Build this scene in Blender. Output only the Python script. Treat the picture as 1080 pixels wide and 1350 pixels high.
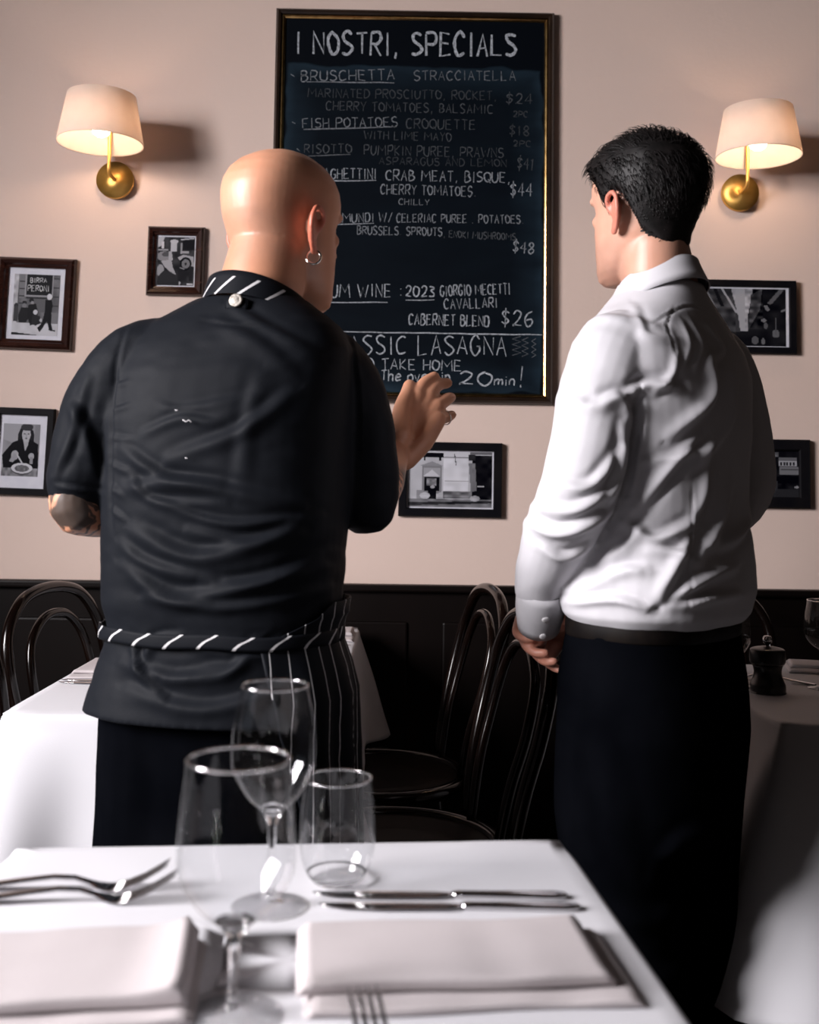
import bpy, bmesh, math, random
import numpy as np
from mathutils import Vector, Matrix

for _o in list(bpy.data.objects):
    bpy.data.objects.remove(_o)
SC = bpy.context.scene
COL = SC.collection
R = math.radians
PI = math.pi

# ------------------------------------------------------------------ camera
_p, _ro, _ya = R(4.0), R(0.8), R(0.5)
_f = np.array([math.sin(_ya) * math.cos(_p), math.cos(_ya) * math.cos(_p), math.sin(_p)])
_r0 = np.array([math.cos(_ya), -math.sin(_ya), 0.0])
_u0 = np.cross(_r0, _f)
_r = math.cos(_ro) * _r0 + math.sin(_ro) * _u0
_u = -math.sin(_ro) * _r0 + math.cos(_ro) * _u0
cam_d = bpy.data.cameras.new('camera')
cam = bpy.data.objects.new('camera', cam_d)
COL.objects.link(cam)
_m = np.eye(4)
_m[:3, 0], _m[:3, 1], _m[:3, 2], _m[:3, 3] = _r, _u, -_f, (0, 0, 1.15)
cam.matrix_world = Matrix(_m.tolist())
cam_d.sensor_fit = 'HORIZONTAL'
cam_d.sensor_width = 24.0
cam_d.lens = 24.0 * 1420.0 / 1080.0
cam_d.shift_y = -134.0 / 1080.0
cam_d.clip_start = 0.05
cam_d.dof.use_dof = True
cam_d.dof.focus_distance = 2.3
cam_d.dof.aperture_fstop = 4.0
SC.camera = cam

# ------------------------------------------------------------------ world and lights
W = bpy.data.worlds.new('world')
SC.world = W
W.use_nodes = True
_bg = W.node_tree.nodes['Background']
_bg.inputs[0].default_value = (0.75, 0.83, 1.0, 1)
_bg.inputs[1].default_value = 0.25


def area(name, loc, target, sx, sy, power, col):
    d = bpy.data.lights.new(name, 'AREA')
    d.shape = 'RECTANGLE'
    d.size, d.size_y, d.energy, d.color = sx, sy, power, col
    o = bpy.data.objects.new(name, d)
    COL.objects.link(o)
    o.location = loc
    o.rotation_euler = (Vector(target) - Vector(loc)).to_track_quat('-Z', 'Y').to_euler()
    return o


WIN = dict(y0=-0.30, y1=1.20, z0=0.80, z1=2.95, x=-2.4)
area('daylight', (-3.0, 0.27, 2.10), (-2.0, 0.27, 1.10), 1.46, 1.60, 420, (1.0, 0.955, 0.975))

SC.view_settings.view_transform = 'Standard'
SC.view_settings.look = 'None'
SC.view_settings.gamma = 1.0
SC.view_settings.use_curve_mapping = False
SC.view_settings.exposure = 0.0
SC.cycles.max_bounces = 10
SC.cycles.transmission_bounces = 10
SC.cycles.diffuse_bounces = 2
SC.cycles.sample_clamp_indirect = 80.0
SC.cycles.use_denoising = True

# ------------------------------------------------------------------ helpers
rng = np.random.default_rng(7)


def srgb(r, g, b):
    f = lambda c: (c / 255 / 12.92) if c / 255 <= 0.04045 else ((c / 255 + 0.055) / 1.055) ** 2.4
    return (f(r), f(g), f(b), 1.0)


class Mat:
    """small wrapper around a principled node material"""
    def __init__(s, name, col=(0.8, 0.8, 0.8, 1), rough=0.5, metal=0.0, **kw):
        s.m = bpy.data.materials.new(name)
        s.m.use_nodes = True
        s.nt = s.m.node_tree
        s.b = s.nt.nodes['Principled BSDF']
        s.b.inputs['Base Color'].default_value = col
        s.b.inputs['Roughness'].default_value = rough
        s.b.inputs['Metallic'].default_value = metal
        for k, v in kw.items():
            s.b.inputs[k.replace('_', ' ')].default_value = v

    def n(s, typ, **kw):
        nd = s.nt.nodes.new(typ)
        for k, v in kw.items():
            if k.startswith('i_'):
                nd.inputs[int(k[2:])].default_value = v
            else:
                setattr(nd, k, v)
        return nd

    def l(s, a, b):
        s.nt.links.new(a, b)

    def coord(s, which='Object', scale=(1, 1, 1)):
        t = s.n('ShaderNodeTexCoord')
        mp = s.n('ShaderNodeMapping')
        mp.inputs['Scale'].default_value = scale
        s.l(t.outputs[which], mp.inputs[0])
        return mp.outputs[0]

    def noise(s, scale, detail=3, vec=None, rough=0.5):
        nd = s.n('ShaderNodeTexNoise')
        nd.inputs['Scale'].default_value = scale
        nd.inputs['Detail'].default_value = detail
        nd.inputs['Roughness'].default_value = rough
        s.l(vec if vec is not None else s.coord(), nd.inputs['Vector'])
        return nd.outputs['Fac']

    def ramp(s, fac, stops):
        nd = s.n('ShaderNodeValToRGB')
        cr = nd.color_ramp
        while len(cr.elements) < len(stops):
            cr.elements.new(0.5)
        for e, (p, c) in zip(cr.elements, stops):
            e.position, e.color = p, c
        s.l(fac, nd.inputs[0])
        return nd.outputs[0]

    def math(s, op, a, b=None, c=None):
        nd = s.n('ShaderNodeMath', operation=op)
        for i, v in enumerate((a, b, c)):
            if v is None:
                continue
            if isinstance(v, (int, float)):
                nd.inputs[i].default_value = v
            else:
                s.l(v, nd.inputs[i])
        return nd.outputs[0]

    def mix(s, fac, a, b):
        nd = s.n('ShaderNodeMix', data_type='RGBA')
        for sock, v in ((nd.inputs[0], fac), (nd.inputs[6], a), (nd.inputs[7], b)):
            if isinstance(v, (int, float, tuple)):
                sock.default_value = v
            else:
                s.l(v, sock)
        return nd.outputs[2]

    def base(s, sock):
        s.l(sock, s.b.inputs['Base Color'])
        return s

    def bump(s, h, strength=0.3, dist=0.002):
        nd = s.n('ShaderNodeBump')
        nd.inputs['Strength'].default_value = strength
        nd.inputs['Distance'].default_value = dist
        s.l(h, nd.inputs['Height'])
        s.l(nd.outputs[0], s.b.inputs['Normal'])
        return s

    def mottled(s, c1, c2, scale, detail=3, lo=0.35, hi=0.65):
        return s.base(s.ramp(s.noise(scale, detail), [(lo, c1), (hi, c2)]))


def link(name, me, mat=None, parent=None, loc=None, smooth=True):
    if mat is not None and not me.materials:
        me.materials.append(mat.m if isinstance(mat, Mat) else mat)
    if smooth and len(me.polygons):
        me.polygons.foreach_set('use_smooth', [True] * len(me.polygons))
    o = bpy.data.objects.new(name, me)
    COL.objects.link(o)
    if parent is not None:
        o.parent = parent
    if loc is not None:
        o.location = loc
    return o


def tag(o, label=None, cat=None, group=None, kind=None):
    if label: o['label'] = label
    if cat: o['category'] = cat
    if group: o['group'] = group
    if kind: o['kind'] = kind
    return o


def empty(name, loc, rz=0.0, label=None, cat=None, group=None):
    o = bpy.data.objects.new(name, None)
    o.empty_display_size = 0.05
    COL.objects.link(o)
    o.location = loc
    o.rotation_euler = (0, 0, rz)
    return tag(o, label, cat, group)


def copy_tree(o, parent=None):
    c = o.copy()
    COL.objects.link(c)
    c.parent = parent
    for ch in list(o.children):
        copy_tree(ch, c)
    return c


def mesh(V, F, name='m', uv=None):
    me = bpy.data.meshes.new(name)
    me.from_pydata([tuple(map(float, v)) for v in V], [], [tuple(map(int, f)) for f in F])
    if uv is not None:
        lay = me.uv_layers.new(name='uv')
        for p in me.polygons:
            for li, vi in zip(p.loop_indices, p.vertices):
                lay.data[li].uv = uv[vi]
    me.update()
    return me


def join(parts):
    V, F, k = [], [], 0
    for v, f in parts:
        V.extend([tuple(a) for a in v])
        F.extend([tuple(i + k for i in q) for q in f])
        k += len(v)
    return V, F


def loft(rings, caps=True, closed=True):
    rings = [np.asarray(r, float) for r in rings]
    n = len(rings[0])
    V = np.concatenate(rings)
    F = []
    for i in range(len(rings) - 1):
        for j in range(n if closed else n - 1):
            a, b = i * n + j, i * n + (j + 1) % n
            F.append((a, b, b + n, a + n))
    if caps and closed:
        k = len(V)
        V = np.vstack([V, rings[0].mean(0), rings[-1].mean(0)])
        o = (len(rings) - 1) * n
        for j in range(n):
            F.append((k, (j + 1) % n, j))
            F.append((k + 1, o + j, o + (j + 1) % n))
    return V, F


def sup(cx, cy, z, rx, ry, n=2.3, N=32, yaw=0.0):
    """superellipse ring in a horizontal plane, counter-clockwise"""
    a = np.linspace(0, 2 * PI, N, endpoint=False)
    c, s = np.cos(a), np.sin(a)
    x = rx * np.sign(c) * np.abs(c) ** (2 / n)
    y = ry * np.sign(s) * np.abs(s) ** (2 / n)
    cc, ss = math.cos(yaw), math.sin(yaw)
    return np.stack([cx + x * cc - y * ss, cy + x * ss + y * cc, np.full(N, z)], 1)


def catmull(P, n):
    P = np.asarray(P, float)
    Q = np.vstack([2 * P[0] - P[1], P, 2 * P[-1] - P[-2]])
    out = []
    for i in range(1, len(Q) - 2):
        p0, p1, p2, p3 = Q[i - 1:i + 3]
        for t in np.linspace(0, 1, n, endpoint=False):
            out.append(0.5 * (2 * p1 + (p2 - p0) * t + (2 * p0 - 5 * p1 + 4 * p2 - p3) * t * t
                              + (3 * p1 - p0 - 3 * p2 + p3) * t ** 3))
    out.append(P[-1])
    return np.array(out)


def tube(path, rad, N=12, closed=False, roundcap=True, flat=1.0, up=None):
    """tube swept along a path; rad is one radius or one per point; flat squeezes it across"""
    P = np.asarray(path, float)
    r = np.full(len(P), rad, float) if np.isscalar(rad) else np.asarray(rad, float)
    if roundcap and not closed:
        d0 = P[0] - P[1]; d0 /= np.linalg.norm(d0)
        d1 = P[-1] - P[-2]; d1 /= np.linalg.norm(d1)
        P = np.vstack([P[0] + d0 * r[0] * .9, P[0] + d0 * r[0] * .6, P, P[-1] + d1 * r[-1] * .6, P[-1] + d1 * r[-1] * .9])
        r = np.concatenate([[r[0] * .4, r[0] * .78], r, [r[-1] * .78, r[-1] * .4]])
    T = np.gradient(P, axis=0) if not closed else (np.roll(P, -1, 0) - np.roll(P, 1, 0))
    T /= np.linalg.norm(T, axis=1)[:, None] + 1e-12
    u = np.array(up, float) if up is not None else np.array([0, 0, 1.0])
    if abs(T[0] @ u) > 0.95 * np.linalg.norm(u):
        u = np.array([1.0, 0, 0])
    rings = []
    a = np.linspace(0, 2 * PI, N, endpoint=False)
    for i in range(len(P)):
        u = u - T[i] * (u @ T[i])
        u /= np.linalg.norm(u) + 1e-12
        v = np.cross(T[i], u)
        rings.append(P[i] + r[i] * (np.cos(a)[:, None] * v + flat * np.sin(a)[:, None] * u))
    if closed:
        n = N
        V = np.concatenate(rings)
        m = len(rings)
        F = [((i * n + j), (i * n + (j + 1) % n), ((i + 1) % m * n + (j + 1) % n), ((i + 1) % m * n + j))
             for i in range(m) for j in range(n)]
        return V, F
    return loft(rings)


def lathe(prof, N=40, axis_z=True):
    """prof: list of (r, z); open or closed outline turned about z"""
    a = np.linspace(0, 2 * PI, N, endpoint=False)
    rings = [np.stack([r * np.cos(a), r * np.sin(a), np.full(N, z)], 1) for r, z in prof]
    return loft(rings, caps=False)


def bev_box(x0, x1, y0, y1, z0, z1, b=0.003, seg=2):
    bm = bmesh.new()
    bmesh.ops.create_cube(bm, size=1.0)
    for v in bm.verts:
        v.co = Vector((x0 if v.co.x < 0 else x1, y0 if v.co.y < 0 else y1, z0 if v.co.z < 0 else z1))
    if b > 0:
        bmesh.ops.bevel(bm, geom=bm.edges[:], offset=b, segments=seg, affect='EDGES', profile=0.5)
    V = [v.co[:] for v in bm.verts]
    bm.verts.index_update()
    F = [[v.index for v in f.verts] for f in bm.faces]
    bm.free()
    return V, F


def fuse(parts, voxel, smooth=4, name='m'):
    """one continuous skin out of overlapping closed shapes"""
    V, F = join(parts)
    me = mesh(V, F, 'tmp')
    o = bpy.data.objects.new('tmp', me)
    COL.objects.link(o)
    md = o.modifiers.new('r', 'REMESH')
    md.mode = 'VOXEL'
    md.voxel_size = voxel
    if smooth:
        ms = o.modifiers.new('s', 'SMOOTH')
        ms.factor, ms.iterations = 0.5, smooth
    dg = bpy.context.evaluated_depsgraph_get()
    out = bpy.data.meshes.new_from_object(o.evaluated_get(dg))
    out.name = name
    bpy.data.objects.remove(o)
    bpy.data.meshes.remove(me)
    return out


def get_co(me):
    a = np.empty(len(me.vertices) * 3)
    me.vertices.foreach_get('co', a)
    return a.reshape(-1, 3)


def get_no(me):
    a = np.empty(len(me.vertices) * 3)
    me.vertices.foreach_get('normal', a)
    return a.reshape(-1, 3)


def set_co(me, co):
    me.vertices.foreach_set('co', np.ascontiguousarray(co).ravel())
    me.update()


def attr(me, name, rgb):
    a = me.color_attributes.new(name, 'FLOAT_COLOR', 'POINT')
    d = np.ones((len(me.vertices), 4))
    d[:, :3] = rgb
    a.data.foreach_set('color', d.ravel())


def vnoise(P, seed=0):
    """value noise in [-1, 1], vectorised"""
    P = np.asarray(P, float)
    i = np.floor(P).astype(np.int64)
    f = P - i
    f = f * f * (3 - 2 * f)
    def h(x, y, z):
        n = (x * 374761393 + y * 668265263 + z * 2147483647 + seed * 974711) & 0xffffffff
        n = ((n ^ (n >> 13)) * 1274126177) & 0xffffffff
        return ((n ^ (n >> 16)) & 0xffff) / 32767.5 - 1
    out = 0
    for dx in (0, 1):
        for dy in (0, 1):
            for dz in (0, 1):
                w = (f[:, 0] if dx else 1 - f[:, 0]) * (f[:, 1] if dy else 1 - f[:, 1]) * (f[:, 2] if dz else 1 - f[:, 2])
                out = out + w * h(i[:, 0] + dx, i[:, 1] + dy, i[:, 2] + dz)
    return out


def folds(me, lines, side, noise_amp=0.0015, noise_scale=14, seed=1, stretch=(1, 1, 1)):
    """press cloth folds into a mesh. lines: (points in XZ, width, height); side: unit vector the folded face looks to"""
    co, no = get_co(me), get_no(me)
    q = co[:, [0, 2]]
    s = np.array(side, float)
    facing = np.clip((no @ s + 0.15) / 0.5, 0, 1)
    d = np.zeros(len(co))
    for pts, w, h in lines:
        P = catmull(pts, 8) if len(pts) > 2 else np.linspace(pts[0], pts[1], 9)
        best = np.full(len(q), 1e9); par = np.zeros(len(q)); sgn = np.zeros(len(q))
        seg = len(P) - 1
        near = (np.abs(q[:, 0] - P[:, 0].mean()) < np.ptp(P[:, 0]) / 2 + 4 * w) & (np.abs(q[:, 1] - P[:, 1].mean()) < np.ptp(P[:, 1]) / 2 + 4 * w)
        idx = np.nonzero(near)[0]
        if not len(idx):
            continue
        qq = q[idx]; b = best[idx]; pr = par[idx]; sg = sgn[idx]
        for k in range(seg):
            A, B = P[k], P[k + 1]
            ab = B - A
            t = np.clip(((qq - A) @ ab) / (ab @ ab + 1e-12), 0, 1)
            rel = qq - A - t[:, None] * ab
            dist = np.hypot(rel[:, 0], rel[:, 1])
            m = dist < b
            b[m] = dist[m]; pr[m] = (k + t[m]) / seg
            cr = ab[0] * rel[:, 1] - ab[1] * rel[:, 0]
            sg[m] = np.sign(cr[m])
        x = sg * b / w
        prof = np.exp(-(x * 1.0) ** 2) - 0.55 * np.exp(-((x - 1.3) / 0.8) ** 2)
        taper = np.clip(np.sin(PI * np.clip(pr * 0.9 + 0.05, 0, 1)), 0, 1) ** 0.7
        d[idx] += h * prof * taper
    d *= facing
    nz = vnoise(co * noise_scale * np.array(stretch), seed) + 0.5 * vnoise(co * noise_scale * 2.1 * np.array(stretch), seed + 5)
    d += noise_amp * nz
    set_co(me, co + no * d[:, None])


def rotz(V, a, c=(0, 0)):
    V = np.array(V, float)
    x, y = V[:, 0] - c[0], V[:, 1] - c[1]
    V[:, 0] = c[0] + x * math.cos(a) - y * math.sin(a)
    V[:, 1] = c[1] + x * math.sin(a) + y * math.cos(a)
    return V

# ------------------------------------------------------------------ room shell
YW = 3.15
plaster = Mat('wall_plaster', rough=0.85)
_v = plaster.coord()
plaster.base(plaster.mix(plaster.noise(1.3, 4, _v), (0.71, 0.545, 0.47, 1), (0.78, 0.615, 0.54, 1)))
plaster.bump(plaster.noise(60, 4, _v), 0.12, 0.004)
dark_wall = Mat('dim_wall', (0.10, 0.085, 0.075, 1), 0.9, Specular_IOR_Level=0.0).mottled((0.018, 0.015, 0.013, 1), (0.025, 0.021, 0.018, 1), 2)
floor_m = Mat('floor_boards', rough=0.5).mottled((0.012, 0.008, 0.006, 1), (0.03, 0.02, 0.014, 1), 6)
dado_m = Mat('dado_wood', rough=0.42, Specular_IOR_Level=0.15)
dado_m.base(dado_m.ramp(dado_m.noise(4, 4, dado_m.coord(scale=(1, 1, 0.15))), [(0.3, (0.0022, 0.0014, 0.0012, 1)), (0.7, (0.0055, 0.0032, 0.0028, 1))]))
white_trim = Mat('window_paint', (0.7, 0.7, 0.7, 1), 0.5)


def struct(name, parts, mat):
    V, F = join(parts)
    o = link(name, mesh(V, F, name), mat, smooth=False)
    return tag(o, kind='structure')


struct('wall_back', [bev_box(-2.6, 1.6, YW, YW + 0.12, 0, 3.2, 0)], plaster)
struct('floor', [bev_box(-2.6, 1.65, -3.1, YW + 0.12, -0.06, 0, 0)], floor_m)
struct('ceiling', [bev_box(-2.6, 1.65, -3.1, YW + 0.12, 3.2, 3.26, 0)], dark_wall)
struct('wall_right', [bev_box(1.55, 1.65, -3.0, YW + 0.12, 0, 3.2, 0)], dark_wall)  # unseen wall, set close and near-black to cut bounced light
struct('wall_rear', [bev_box(-2.6, 1.65, -3.1, -3.0, 0, 3.2, 0)], dark_wall)
_w = WIN
struct('wall_left', [bev_box(_w['x'] - 0.15, _w['x'], -3.0, _w['y0'], 0, 3.2, 0), bev_box(_w['x'] - 0.15, _w['x'], _w['y1'], YW, 0, 3.2, 0),
                     bev_box(_w['x'] - 0.15, _w['x'], _w['y0'], _w['y1'], 0, _w['z0'], 0), bev_box(_w['x'] - 0.15, _w['x'], _w['y0'], _w['y1'], _w['z1'], 3.2, 0)], dark_wall)
_x = _w['x'] - 0.06
struct('window_1', [bev_box(_x, _x + 0.05, _w['y0'], _w['y0'] + 0.05, _w['z0'], _w['z1'], 0.004), bev_box(_x, _x + 0.05, _w['y1'] - 0.05, _w['y1'], _w['z0'], _w['z1'], 0.004),
                    bev_box(_x, _x + 0.05, _w['y0'], _w['y1'], _w['z0'], _w['z0'] + 0.05, 0.004), bev_box(_x, _x + 0.05, _w['y0'], _w['y1'], _w['z1'] - 0.05, _w['z1'], 0.004),
                    bev_box(_x, _x + 0.05, 0.43, 0.47, _w['z0'], _w['z1'], 0.004)], white_trim)
# dark panelled dado with its capping rail
_d = [bev_box(-2.39, 1.55, YW - 0.02, YW + 0.001, 0, 0.845, 0)]
for i in range(6):
    a = -2.35 + i * 0.62
    _d += [bev_box(a, a + 0.52, YW - 0.028, YW - 0.018, 0.16, 0.76, 0.006)]
struct('trim_1', _d, dado_m)
struct('trim_2', [bev_box(-2.39, 1.55, YW - 0.042, YW, 0.845, 0.866, 0.006)], dado_m)
struct('baseboard_back', [bev_box(-2.39, 1.55, YW - 0.04, YW - 0.018, 0, 0.12, 0.004)], dado_m)

# ------------------------------------------------------------------ stroke lettering (chalk, signs)
_G = {
    'A': '0,0 .5,1 1,0|.2,.38 .8,.38', 'B': '0,0 0,1|~0,1 .55,1 .8,.8 .5,.55 0,.53|~0,.53 .6,.53 1,.3 .6,0 0,0', 'C': '~.95,.85 .6,1.02 .1,.8 0,.4 .3,.02 .95,.1',
    'D': '0,0 0,1|~0,1 .7,.95 1,.5 .7,.05 0,0', 'E': '.9,1 0,1 0,0 .95,0|0,.52 .75,.52', 'F': '.95,1 0,1 0,0|0,.5 .75,.5', 'G': '~.95,.85 .55,1.02 .05,.75 .05,.25 .5,-.02 .95,.2 .95,.45|.6,.45 .98,.45',
    'H': '0,0 0,1|1,0 1,1|0,.5 1,.5', 'I': '.5,0 .5,1', 'K': '0,0 0,1|.9,1 0,.45 .95,0', 'L': '0,1 0,0 .9,.02', 'M': '0,0 .08,1 .5,.4 .92,1 1,0', 'N': '0,0 0,1 1,0 1,1',
    'O': '~.5,1 .05,.85 0,.4 .4,0 .95,.2 1,.7 .5,1', 'P': '0,0 0,1|~0,1 .8,1 1,.75 .7,.5 0,.47', 'Q': '~.5,1 0,.8 0,.3 .5,0 1,.3 1,.8 .5,1|.6,.3 1.05,-.1',
    'R': '0,0 0,1|~0,1 .8,1 .95,.75 .6,.5 0,.48|.4,.48 1,0', 'S': '~.95,.9 .5,1.02 .08,.85 .25,.58 .8,.45 .95,.2 .5,-.02 0,.1', 'T': '0,1 1,1|.5,1 .5,0', 'U': '~0,1 0,.3 .3,0 .75,.03 1,.35 1,1', 'V': '0,1 .5,0 1,1', 'W': '0,1 .25,0 .5,.75 .75,0 1,1',
    'Y': '0,1 .5,.5 1,1|.5,.5 .45,0', 'Z': '0,1 1,1 0,0 1,0',
    '0': '~.5,1 .05,.8 0,.3 .45,0 .95,.25 1,.75 .5,1', '1': '.1,.75 .5,1 .5,0', '2': '~.05,.8 .4,1.02 .9,.85 .7,.45 .02,.02|.02,.02 1,.05', '3': '~.1,.95 .7,1 .85,.75 .35,.55 .9,.4 .75,.03 .05,.05', '4': '.7,0 .7,1 0,.35 1,.35',
    '6': '~.85,1 .3,.75 .02,.3 .4,0 .9,.2 .7,.5 .1,.35', '8': '~.5,.52 .1,.75 .5,1 .9,.75 .5,.52 .05,.25 .5,0 .95,.25 .5,.52', '$': '~.95,.8 .5,.95 .1,.75 .5,.5 .9,.3 .5,.05 .05,.2|.5,1.2 .45,-.2',
    '.': '.4,.0 .55,.06', ',': '.55,.08 .35,-.18', ':': '.5,.1 .5,.2|.5,.6 .5,.7', '/': '.2,-.1 .9,1.1', '!': '.75,1 .5,.25|.42,.0 .46,.05', '-': '.1,.5 .9,.5',
    'h': '0,0 0,1.1|~0,.4 .4,.65 .8,.5 .85,0', 'e': '~.05,.35 .9,.4 .6,.68 .1,.5 .15,.05 .9,.1', 'o': '~.5,.62 .05,.5 .05,.1 .5,0 .95,.2 .9,.55 .5,.62', 'v': '0,.62 .45,0 .95,.65', 'n': '0,0 .02,.62|~.02,.4 .4,.64 .85,.5 .9,0',
    'i': '.5,0 .5,.58|.5,.82 .52,.88', 'm': '0,0 0,.6|~0,.4 .3,.62 .48,.45 .5,0|~.5,.4 .8,.62 1,.45 1,0', 'r': '.1,0 .1,.6|~.1,.4 .4,.62 .9,.55', 'a': '~.85,.5 .4,.64 .05,.35 .3,0 .85,.2|.88,.6 .92,0',
}
_WID = {'I': .3, 'M': 1.15, 'W': 1.2, '.': .35, ',': .35, ':': .4, '!': .45, 'i': .3, 'm': 1.1, '1': .5, 'e': .8, 'v': .7, 'r': .6}


def strokes(text, jit=0.06, seed=0):
    """text -> polylines in a box of height 1, plus the total width"""
    rg = random.Random(seed)
    x, out, word = 0.0, [], 0
    for ch in text:
        if ch == ' ':
            x += 0.55
            word += 1
            continue
        w = _WID.get(ch, 0.72) * 0.85
        for st in _G[ch].split('|'):
            sm = st.startswith('~')
            P = np.array([[float(c) for c in q.split(',')] for q in st.lstrip('~').split()])
            P = P + np.array([[rg.uniform(-jit, jit) * .7, rg.uniform(-jit, jit)] for _ in P])
            if sm:
                P = catmull(P, 4)
            P[:, 0] = x + P[:, 0] * w
            out.append((word, P))
        x += w + 0.24
    return out, x - 0.24


def ribbon(P, w, lift=0.0, rg=random):
    """flat chalk stroke lying on the local XZ plane (facing -Y)"""
    P = np.asarray(P, float)
    T = np.gradient(P, axis=0)
    T /= np.linalg.norm(T, axis=1)[:, None] + 1e-9
    Nn = np.stack([-T[:, 1], T[:, 0]], 1)
    ww = w * np.array([rg.uniform(.75, 1.15) for _ in P])
    ww[0] *= .7; ww[-1] *= .6
    A, B = P + Nn * ww[:, None] / 2, P - Nn * ww[:, None] / 2
    V = [(a[0], -lift, a[1]) for a in A] + [(b[0], -lift, b[1]) for b in B]
    n = len(P)
    return V, [(i, i + 1, n + i + 1, n + i) for i in range(n - 1)]


def lettering(text, x0, z0, x1, z1, h, w, seed=0, lift=0.0):
    """lettering on a board from (x0,z0) to (x1,z1) along its baseline, cap height h"""
    st, wd = strokes(text, seed=seed)
    L = math.hypot(x1 - x0, z1 - z0)
    a = math.atan2(z1 - z0, x1 - x0)
    rg = random.Random(seed + 3)
    parts = []
    for word, P in st:
        q = np.stack([P[:, 0] * L / wd, P[:, 1] * h], 1)
        q = np.stack([x0 + q[:, 0] * math.cos(a) - q[:, 1] * math.sin(a), z0 + q[:, 0] * math.sin(a) + q[:, 1] * math.cos(a)], 1)
        # resample so that strokes stay smooth
        parts.append((word, ribbon(q, w, lift, rg)))
    return parts


# ------------------------------------------------------------------ framed pictures and the board
frame_black = Mat('frame_black', rough=0.5, Specular_IOR_Level=0.07).mottled((0.004, 0.004, 0.006, 1), (0.008, 0.007, 0.008, 1), 12)
frame_brown = Mat('frame_brown', rough=0.22)
frame_brown.base(frame_brown.ramp(frame_brown.noise(9, 4, frame_brown.coord(scale=(1, 1, 8))), [(0.3, (0.014, 0.004, 0.003, 1)), (0.7, (0.035, 0.011, 0.007, 1))]))
mat_board = Mat('picture_mat', (0.62, 0.62, 0.68, 1), 0.8, Specular_IOR_Level=0.1).mottled((0.60, 0.60, 0.67, 1), (0.66, 0.66, 0.72, 1), 30)
print_m = Mat('photo_print', rough=0.4, Specular_IOR_Level=0.05)
_at = print_m.n('ShaderNodeAttribute', attribute_name='ink')
print_m.base(_at.outputs['Color'])
gold = Mat('gold_bead', (0.55, 0.34, 0.12, 1), 0.22, 1.0).mottled((0.42, 0.25, 0.09, 1), (0.70, 0.47, 0.2, 1), 40)


def frame_rails(w, h, prof, parent, mat, name='frame_rail'):
    """four mitred rails around a w x h opening; prof: (outward offset, depth) pairs"""
    cs = [(-w / 2, -h / 2), (w / 2, -h / 2), (w / 2, h / 2), (-w / 2, h / 2)]
    sg = [(-1, -1), (1, -1), (1, 1), (-1, 1)]
    for k in range(4):
        k2 = (k + 1) % 4
        A = [(cs[k][0] + sg[k][0] * o, -d, cs[k][1] + sg[k][1] * o) for o, d in prof]
        B = [(cs[k2][0] + sg[k2][0] * o, -d, cs[k2][1] + sg[k2][1] * o) for o, d in prof]
        n = len(prof)
        V = A + B
        F = [(i, n + i, n + (i + 1) % n, (i + 1) % n) for i in range(n)]
        F += [tuple(range(n)), tuple(range(2 * n - 1, n - 1, -1))]
        me = mesh(V, F)
        bm = bmesh.new(); bm.from_mesh(me)
        bmesh.ops.recalc_face_normals(bm, faces=bm.faces)
        bm.to_mesh(me); bm.free()
        link(name, me, mat, parent, smooth=False)


class Cv:
    """a small grey-scale drawing: rows from the top, x and y run 0..1"""
    def __init__(s, nx, ny, base=0.5):
        s.a = np.full((ny, nx), base, float)
        s.X, s.Y = np.meshgrid((np.arange(nx) + .5) / nx, (np.arange(ny) + .5) / ny)

    def rect(s, x0, y0, x1, y1, g):
        s.a[(s.X >= x0) & (s.X < x1) & (s.Y >= y0) & (s.Y < y1)] = g; return s

    def ell(s, cx, cy, rx, ry, g):
        s.a[((s.X - cx) / rx) ** 2 + ((s.Y - cy) / ry) ** 2 < 1] = g; return s

    def poly(s, pts, g):
        m = np.zeros(s.a.shape, bool)
        n = len(pts)
        for i in range(n):
            (x1, y1), (x2, y2) = pts[i], pts[(i + 1) % n]
            if y1 == y2:
                continue
            c = ((y1 > s.Y) != (y2 > s.Y)) & (s.X < (x2 - x1) * (s.Y - y1) / (y2 - y1) + x1)
            m ^= c
        s.a[m] = g; return s

    def line(s, x0, y0, x1, y1, w, g):
        dx, dy = x1 - x0, y1 - y0
        t = np.clip(((s.X - x0) * dx + (s.Y - y0) * dy) / (dx * dx + dy * dy), 0, 1)
        s.a[np.hypot(s.X - x0 - t * dx, s.Y - y0 - t * dy) < w] = g; return s

    def noise(s, amp, sc, seed, sub=None):
        n = vnoise(np.stack([s.X.ravel() * sc, s.Y.ravel() * sc, np.full(s.X.size, seed * 1.7)], 1), seed).reshape(s.a.shape)
        m = np.ones_like(n) if sub is None else ((s.X >= sub[0]) & (s.X < sub[2]) & (s.Y >= sub[1]) & (s.Y < sub[3]))
        s.a = np.clip(s.a + amp * n * m, 0.01, 1); return s


def print_mesh(cv, w, h):
    ny, nx = cv.a.shape
    V = [(-w / 2 + w * i / nx, 0, h / 2 - h * j / ny) for j in range(ny + 1) for i in range(nx + 1)]
    F = [(j * (nx + 1) + i, (j + 1) * (nx + 1) + i, (j + 1) * (nx + 1) + i + 1, j * (nx + 1) + i + 1) for j in range(ny) for i in range(nx)]
    me = mesh(V, F)
    a = me.color_attributes.new('ink', 'FLOAT_COLOR', 'CORNER')
    g = np.repeat(cv.a.ravel() ** 2.2 * .78, 4)
    d = np.stack([g * 0.95, g * 0.95, g * 1.02 + .002, np.ones_like(g)], 1)
    a.data.foreach_set('color', d.ravel())
    return me


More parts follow.
